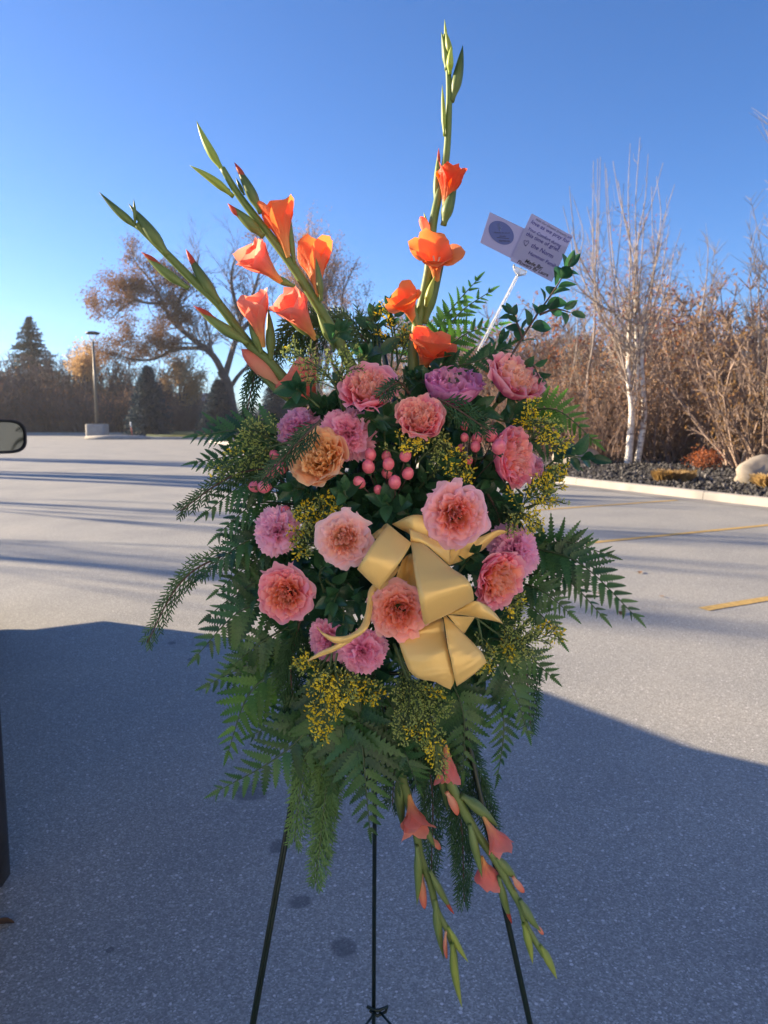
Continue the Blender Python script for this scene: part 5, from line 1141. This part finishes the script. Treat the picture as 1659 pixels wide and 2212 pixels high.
# ------------------------------------------------------------------ ferns (base, mid, tip, distances, leaflet ratio, count, words)
FE = [
 ((1130, 1180), (1250, 1215), (1382, 1340), 1.16, 1.05, .27, 14, 'longest fern frond reaching farthest right and drooping at its tip'),
 ((1120, 1215), (1210, 1170), (1318, 1200), 1.18, 1.10, .30, 12, 'fern frond fanning right level with the ribbon bow'),
 ((1130, 1240), (1220, 1250), (1305, 1335), 1.15, 1.08, .24, 12, 'fern frond arching down right beneath the longest one'),
 ((1110, 1255), (1170, 1275), (1232, 1326), 1.13, 1.07, .30, 10, 'short fern frond hanging right of the lower right rose'),
 ((1095, 1290), (1160, 1320), (1212, 1385), 1.13, 1.08, .34, 10, 'fern frond under the lower right rose pointing down right'),
 ((1040, 1370), (1120, 1400), (1196, 1466), 1.12, 1.08, .42, 10, 'broad grey green fern frond at the lower right seen from below'),
 ((1050, 1390), (1105, 1480), (1142, 1590), 1.13, 1.09, .36, 11, 'fern frond falling at the lower right toward the kerb side'),
 ((1060, 1430), (1088, 1560), (1074, 1684), 1.13, 1.08, .20, 12, 'narrow fern frond hanging straight down at the far lower right'),
 ((960, 1440), (1000, 1540), (1000, 1680), 1.13, 1.09, .38, 11, 'dark fern frond hanging above the right hanging gladiolus'),
 ((1110, 900), (1200, 885), (1290, 958), 1.20, 1.15, .26, 13, 'sunlit fern frond arching right above the yellow goldenrod'),
 ((1120, 950), (1180, 955), (1240, 1000), 1.20, 1.17, .34, 9, 'short dark fern frond under the arching sunlit one'),
 ((1130, 1060), (1180, 1040), (1218, 1010), 1.19, 1.16, .30, 9, 'small fern frond at the right edge beside the thicket kerb'),
 ((925, 790), (960, 690), (1037, 597), 1.28, 1.32, .22, 11, 'pale backlit fern frond rising highest right of the tall gladiolus'),
 ((930, 790), (985, 685), (1064, 626), 1.28, 1.30, .22, 11, 'backlit fern frond just below the highest pale one'),
 ((935, 790), (1000, 725), (1088, 699), 1.26, 1.28, .24, 10, 'third backlit fern frond crossing behind the card pick'),
 ((950, 800), (1030, 780), (1106, 742), 1.17, 1.14, .34, 10, 'dark toothed fern frond between the purple and the deep pink rose'),
 ((905, 800), (885, 740), (880, 690), 1.30, 1.32, .4, 8, 'small fern frond behind the base of the tall gladiolus'),
 ((640, 950), (530, 930), (416, 942), 1.18, 1.14, .36, 11, 'uppermost fern frond reaching left over the parking lot'),
 ((650, 985), (540, 965), (455, 905), 1.19, 1.17, .32, 10, 'fern frond lifting up left with pointed leaflets'),
 ((650, 1010), (530, 985), (416, 1000), 1.19, 1.14, .34, 11, 'second fern frond reaching left above the cedar tip'),
 ((640, 1030), (540, 1040), (438, 1112), 1.17, 1.12, .34, 11, 'fern frond drooping left below the long cedar twig'),
 ((640, 1090), (550, 1090), (465, 1160), 1.18, 1.13, .34, 10, 'fern frond left of the light pink carnation'),
 ((630, 1140), (530, 1170), (430, 1248), 1.17, 1.12, .33, 12, 'fern frond below the light pink carnation pointing far left'),
 ((620, 1190), (540, 1220), (464, 1280), 1.17, 1.13, .36, 10, 'fern frond left of the hot pink rose, upper one'),
 ((610, 1240), (530, 1270), (446, 1334), 1.16, 1.12, .34, 11, 'fern frond left of the hot pink rose, lower one'),
 ((630, 1300), (520, 1320), (418, 1424), 1.15, 1.09, .36, 12, 'large fern frond crossing the shadow edge at the left'),
 ((650, 1340), (560, 1390), (490, 1450), 1.14, 1.10, .38, 10, 'broad fern frond below the hot pink rose'),
 ((650, 1400), (550, 1430), (442, 1482), 1.15, 1.10, .32, 11, 'flat fern frond at the lower left over the shaded asphalt'),
 ((660, 1420), (545, 1490), (488, 1638), 1.14, 1.08, .34, 12, 'bright tipped fern frond bending down at the lower left'),
 ((740, 1480), (620, 1620), (456, 1717), 1.12, 1.05, .28, 13, 'lowest left fern frond over the round oil stain'),
 ((720, 1470), (640, 1540), (540, 1590), 1.14, 1.09, .34, 11, 'fern frond between the bright tipped and the lowest left one'),
 ((690, 1440), (690, 1560), (640, 1670), 1.11, 1.07, .40, 11, 'fern frond hanging behind the yellow goldenrod'),
 ((740, 1500), (740, 1600), (715, 1700), 1.10, 1.07, .46, 10, 'broad dull fern frond above the light green cedar'),
 ((770, 1500), (785, 1640), (800, 1806), 1.10, 1.04, .40, 11, 'loose fern frond hanging lowest in the centre'),
 ((820, 1480), (835, 1590), (860, 1700), 1.13, 1.08, .42, 10, 'fern frond in front of the centre easel leg'),
 ((800, 1440), (850, 1530), (900, 1610), 1.14, 1.10, .36, 10, 'fern frond in the shade below the coral centre rose'),
 ((760, 1440), (780, 1530), (760, 1620), 1.12, 1.09, .42, 10, 'dark fern frond right of the yellow goldenrod plume'),
 ((870, 1600), (880, 1640), (905, 1702), 1.08, 1.06, .5, 8, 'short fern frond crossing the top of the left hanging gladiolus'),
]
for i, (a, m_, c, ya, yc, W, n_, lab) in enumerate(FE):
    bright = i in (9, 12, 13, 14, 28)  # sunlit and backlit fronds, plus the bright tipped one, take the lit green
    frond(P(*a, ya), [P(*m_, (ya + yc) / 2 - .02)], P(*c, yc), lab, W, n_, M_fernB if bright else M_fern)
# darker filling fronds behind the blooms
rn = random.Random(99)
for k in range(22):
    a = 6.283 * k / 22 + rn.uniform(-.12, .12); x0, y0 = 840 + 110 * math.cos(a), 1170 - 120 * math.sin(a); ex, ey = 840 + rn.uniform(255, 310) * math.cos(a), 1170 - rn.uniform(300, 370) * math.sin(a)
    if ey < 830: ey = 830 + rn.uniform(0, 30)
    frond(P(x0, y0, 1.24), [P((x0 + ex) / 2, (y0 + ey) / 2, 1.22)], P(ex, ey, 1.21), 'dark filling fern frond mostly hidden behind the blooms', .32, 10, M_fern, 'filling fern fronds', start=.3)

# ------------------------------------------------------------------ cedar
CE = [
 ([(560, 765), (548, 820), (530, 905)], 1.20, 1.18, 22, .028, 0, .6, 'cedar twig hanging under the leftmost gladiolus'),
 ([(735, 715), (660, 695), (592, 765)], 1.24, 1.22, 26, .075, 0, 1.2, 'dark cedar spray arching left behind the second gladiolus'),
 ([(815, 780), (775, 720), (712, 692)], 1.22, 1.22, 28, .075, 0, .5, 'cedar spray with a red brown stem right of the second gladiolus'),
 ([(693, 908), (640, 960), (568, 1036)], 1.02, .99, 24, .020, 0, .3, 'cedar twig laid across the mauve pink carnation'),
 ([(650, 1005), (510, 1025), (388, 1104)], 1.15, 1.10, 34, .020, 0, .3, 'long thin cedar twig reaching left at mid height'),
 ([(640, 1150), (470, 1205), (385, 1265), (318, 1388)], 1.17, 1.08, 40, .026, 0, .4, 'longest cedar twig drooping at the far left edge of the spray'),
 ([(650, 1330), (628, 1440), (640, 1560)], 1.12, 1.10, 30, .06, 0, .5, 'cedar spray hanging below the hot pink rose'),
 ([(690, 1500), (655, 1660), (636, 1818)], 1.12, 1.10, 42, .055, 1, .6, 'light green cedar spray hanging at the left easel leg'),
 ([(735, 1500), (705, 1700), (682, 1908)], 1.11, 1.08, 54, .065, 1, .6, 'long light green cedar spray, the lowest left of the centre leg'),
 ([(745, 1490), (715, 1650), (700, 1850)], 1.12, 1.09, 46, .060, 1, .6, 'light green cedar spray beside the long one'),
 ([(820, 1480), (850, 1600), (848, 1740)], 1.18, 1.16, 40, .070, 0, .6, 'dark cedar spray hanging behind the centre easel leg'),
 ([(870, 1500), (930, 1680), (932, 1880)], 1.16, 1.13, 50, .065, 0, .6, 'dark cedar spray hanging between the two hanging gladioli'),
 ([(920, 1520), (990, 1740), (1003, 1948)], 1.17, 1.14, 56, .070, 0, .6, 'longest dark cedar spray behind the right hanging gladiolus'),
 ([(960, 1500), (1020, 1660), (1062, 1790)], 1.18, 1.16, 42, .065, 0, .6, 'dark cedar spray hanging above the right easel leg'),
 ([(1060, 1320), (1130, 1430), (1146, 1570)], 1.19, 1.17, 36, .055, 0, .5, 'cedar spray behind the lower right fern fronds'),
 ([(945, 860), (990, 885), (1056, 930)], 1.05, 1.03, 16, .022, 0, .3, 'thin cedar twig crossing above the berries at the right'),
 ([(885, 850), (862, 826), (826, 848)], 1.06, 1.02, 14, .018, 0, .8, 'cedar spray resting on the pink and peach top rose'),
 ([(1050, 1060), (1075, 1110), (1085, 1170)], 1.12, 1.10, 24, .040, 0, .4, 'dark cedar sprig beside the largest coral rose'),
 ([(760, 1430), (770, 1560), (800, 1700)], 1.20, 1.19, 44, .075, 0, .6, 'dark cedar spray deep in the shade below the bow'),
 ([(880, 1440), (890, 1560), (900, 1700)], 1.20, 1.19, 44, .075, 0, .6, 'dark cedar spray above the left hanging gladiolus'),
 ([(700, 1340), (690, 1430), (700, 1520)], 1.14, 1.13, 30, .060, 0, .6, 'cedar spray left of the crossed carnation'),
]
for pts, ya, yc, n_, L1, br, sg, lab in CE:
    W = [P(*p, lerp(ya, yc, i / (len(pts) - 1))) for i, p in enumerate(pts)]
    cedar(W[0], W[1:-1], W[-1], lab, n_, L1, M_cedarB if br else M_cedar, sag=sg)

# ------------------------------------------------------------------ goldenrod
GO = [
 ([(742, 890), (712, 815), (622, 752)], 1.08, 1.05, 20, .050, .05, 'green goldenrod spray leaning left above the frilly carnation'),
 ([(745, 890), (738, 815), (762, 765)], 1.08, 1.06, 16, .035, .05, 'green goldenrod spray upright beside the pink and peach rose'),
 ([(845, 800), (848, 725), (834, 664)], 1.20, 1.22, 18, .030, .45, 'yellow green goldenrod standing behind the top roses in the sun'),
 ([(855, 800), (870, 760), (882, 722)], 1.18, 1.20, 16, .035, .15, 'green goldenrod left of the lowest orange gladiolus floret'),
 ([(640, 950), (560, 975), (468, 1018)], 1.10, 1.08, 26, .040, .10, 'pale green goldenrod reaching left over the upper fern fronds'),
 ([(640, 975), (580, 945), (530, 935)], 1.12, 1.10, 16, .035, .10, 'pale green goldenrod above the left berries'),
 ([(700, 1180), (690, 1120), (722, 1093)], 1.05, 1.03, 18, .034, .65, 'yellow goldenrod tuft above the pale peach rose'),
 ([(700, 1190), (670, 1150), (655, 1095)], 1.06, 1.05, 18, .036, .45, 'goldenrod tuft right of the light pink carnation'),
 ([(715, 1200), (680, 1180), (645, 1165)], 1.05, 1.04, 14, .030, .3, 'small goldenrod tuft touching the pale peach rose'),
 ([(945, 920), (965, 975), (1002, 1030)], 1.08, 1.05, 24, .046, .30, 'dense olive goldenrod clump right of the white edged rose'),
 ([(900, 1000), (925, 975), (955, 950)], 1.07, 1.06, 16, .032, .25, 'olive goldenrod beneath the white edged rose'),
 ([(885, 1010), (865, 970), (902, 952)], 1.05, 1.02, 14, .020, .8, 'little yellow goldenrod tip under the white edged rose'),
 ([(1110, 960), (1150, 915), (1222, 962)], 1.10, 1.07, 24, .040, .85, 'bright yellow goldenrod arching over the right facing rose'),
 ([(1120, 990), (1150, 940), (1140, 905)], 1.10, 1.09, 18, .034, .75, 'yellow goldenrod upright behind the right facing rose'),
 ([(1140, 1100), (1180, 1070), (1204, 1012)], 1.10, 1.08, 18, .032, .80, 'yellow goldenrod at the right rim near the small carnation'),
 ([(1110, 1140), (1135, 1085), (1185, 1055)], 1.08, 1.06, 22, .042, .65, 'yellow goldenrod tuft above the right pink carnation'),
 ([(1090, 1090), (1110, 1110), (1160, 1130)], 1.08, 1.06, 20, .038, .45, 'olive goldenrod just above the right pink carnation'),
 ([(720, 1390), (706, 1490), (692, 1586)], 1.04, 1.00, 30, .042, .90, 'bright yellow goldenrod plume hanging lowest at the left'),
 ([(735, 1400), (755, 1460), (815, 1504)], 1.04, 1.01, 24, .036, .50, 'goldenrod plume spreading right under the bright pink carnation'),
 ([(720, 1395), (690, 1440), (652, 1428)], 1.05, 1.03, 18, .030, .40, 'goldenrod plume spreading left under the crossed carnation'),
 ([(730, 1400), (725, 1450), (750, 1510)], 1.03, 1.00, 20, .036, .75, 'yellow goldenrod plume in the middle of the lower clump'),
 ([(852, 1390), (890, 1480), (962, 1530)], 1.05, 1.01, 30, .052, .06, 'pale green goldenrod fanning right below the ribbon tails'),
 ([(850, 1390), (885, 1500), (872, 1592)], 1.05, 1.01, 30, .052, .06, 'pale green goldenrod hanging down below the ribbon tails'),
 ([(856, 1400), (905, 1510), (925, 1590)], 1.05, 1.01, 28, .046, .08, 'pale green goldenrod between the other two pale sprays'),
 ([(900, 1500), (932, 1580), (952, 1668)], 1.03, 1.00, 20, .026, .35, 'yellow green goldenrod tip lying over the right hanging gladiolus'),
 ([(1020, 1330), (1110, 1385), (1206, 1368)], 1.06, 1.03, 30, .040, .25, 'olive goldenrod reaching right past the pointed ribbon tail'),
 ([(1030, 1330), (1042, 1390), (1046, 1440)], 1.04, 1.02, 20, .034, .20, 'olive goldenrod touching the ribbon corner'),
 ([(1040, 1330), (1090, 1350), (1100, 1420)], 1.06, 1.04, 20, .040, .20, 'olive goldenrod under the lower right rose'),
 ([(1050, 1310), (1085, 1310), (1120, 1300)], 1.07, 1.06, 16, .03, .4, 'goldenrod bit peeping out beneath the lower right rose'),
]
for pts, ya, yc, n_, L1, yl, lab in GO:
    W = [P(*p, lerp(ya, yc, i / (len(pts) - 1))) for i, p in enumerate(pts)]
    goldenrod(W[0], W[1:-1], W[-1], lab, n_, L1, yl)

# ------------------------------------------------------------------ leafy sprigs
SPG = [
 ([(1085, 800), (1150, 695), (1195, 630), (1226, 580)], 1.12, 1.12, 8, .036, 1, 'tall myrtle sprig with sunlit leaves rising at the right below the card'),
 ([(1165, 680), (1200, 668), (1232, 675)], 1.12, 1.11, 2, .030, 1, 'side shoot of dark leaves on the right of the tall sprig'),
 ([(1130, 735), (1118, 700), (1105, 680)], 1.12, 1.13, 3, .028, 1, 'side shoot of small leaves left of the tall sprig'),
 ([(1055, 800), (1070, 760), (1080, 740)], 1.16, 1.16, 3, .030, 0, 'short leafy tip beside the foot of the card pick'),
 ([(1120, 800), (1150, 790), (1165, 815)], 1.13, 1.12, 3, .026, 1, 'thin leafy shoot behind the deep pink rose'),
 ([(820, 800), (815, 740), (812, 700)], 1.20, 1.22, 3, .050, 0, 'broad green leaves standing behind the pink and peach rose'),
 ([(860, 790), (850, 700), (845, 670)], 1.22, 1.23, 4, .035, 0, 'bright leaves around the top goldenrod tip'),
 ([(720, 760), (722, 730), (735, 715)], 1.12, 1.10, 3, .034, 0, 'dark round leaves clasping the second gladiolus stem'),
 ([(690, 880), (655, 850), (640, 840)], 1.06, 1.03, 4, .040, 0, 'dark leaves over the low coral gladiolus floret'),
 ([(700, 1250), (728, 1275), (722, 1300)], 1.06, 1.02, 4, .038, 0, 'star of dark glossy leaves right of the hot pink rose'),
 ([(750, 1260), (780, 1290), (795, 1300)], 1.05, 1.01, 4, .034, 0, 'dark leafy tip left of the coral centre rose'),
 ([(730, 1290), (742, 1320), (740, 1350)], 1.04, 1.00, 4, .036, 0, 'dark leafy tip above the bright pink carnation'),
 ([(700, 1280), (690, 1240), (700, 1225)], 1.06, 1.05, 4, .036, 0, 'dark leaves under the pale peach rose'),
 ([(740, 1120), (745, 1080), (742, 1060)], 1.06, 1.02, 4, .036, 0, 'fresh green leaf tuft under the yellow peach rose'),
 ([(690, 1085), (660, 1060), (635, 1055)], 1.08, 1.05, 4, .040, 0, 'dark leaves under the left berries'),
 ([(850, 1130), (845, 1100), (835, 1085)], 1.08, 1.03, 4, .042, 0, 'dark leaves between berries and ribbon loop'),
 ([(860, 1120), (885, 1130), (880, 1100)], 1.08, 1.04, 3, .040, 0, 'dark leaves touching the top of the ribbon loop'),
 ([(900, 1060), (930, 1030), (960, 1010)], 1.10, 1.06, 5, .040, 0, 'dark leafy sprig between the berries and the olive goldenrod'),
 ([(830, 960), (832, 930), (838, 900)], 1.10, 1.06, 4, .042, 0, 'dark upright leaves between carnation and white edged rose'),
 ([(990, 860), (1010, 880), (1040, 890)], 1.12, 1.10, 4, .040, 0, 'dark leaves under the purple rose'),
 ([(1060, 900), (1090, 910), (1110, 895)], 1.12, 1.10, 4, .042, 0, 'dark leaves under the deep pink rose'),
 ([(1180, 1010), (1215, 985), (1270, 990)], 1.14, 1.12, 4, .045, 0, 'large pointed leaves sticking out right in front of the boulder'),
 ([(1130, 1070), (1090, 1030), (1060, 1040)], 1.12, 1.08, 4, .038, 0, 'dark leaves left of the yellow goldenrod tuft'),
 ([(990, 1240), (1010, 1210), (1020, 1195)], 1.06, 1.03, 4, .034, 0, 'dark leaves between ribbon and lower right rose'),
 ([(785, 925), (795, 905), (812, 912)], 1.08, 1.06, 3, .036, 0, 'dark leaf below the pink and peach rose'),
]
for pts, ya, yc, n_, lf_, wd, lab in SPG:
    W = [P(*p, lerp(ya, yc, i / (len(pts) - 1))) for i, p in enumerate(pts)]
    sprig(W[0], W[1:-1], W[-1], lab, n_, lf_, stem=M_stemD if wd else M_stemG, wsc=1.15)
rn = random.Random(123)
for k in range(110):
    a = rn.random() * 6.283; r_ = rn.random() ** .5; x, y = 850 + 250 * r_ * math.cos(a), 1170 - 350 * r_ * math.sin(a); Y0 = 1.27
    ex, ey = x + 45 * math.cos(a) * r_ + rn.uniform(-25, 25), y - 45 * math.sin(a) * r_ + rn.uniform(-25, 25)
    sprig(P(x, y, Y0), [P((x + ex) / 2, (y + ey) / 2, 1.19)], P(ex, ey, 1.13 + rn.uniform(-.02, .03)), 'dark glossy leafy sprig filling the gaps between the blooms', 6, .042, group='filling leafy sprigs', wsc=1.2)
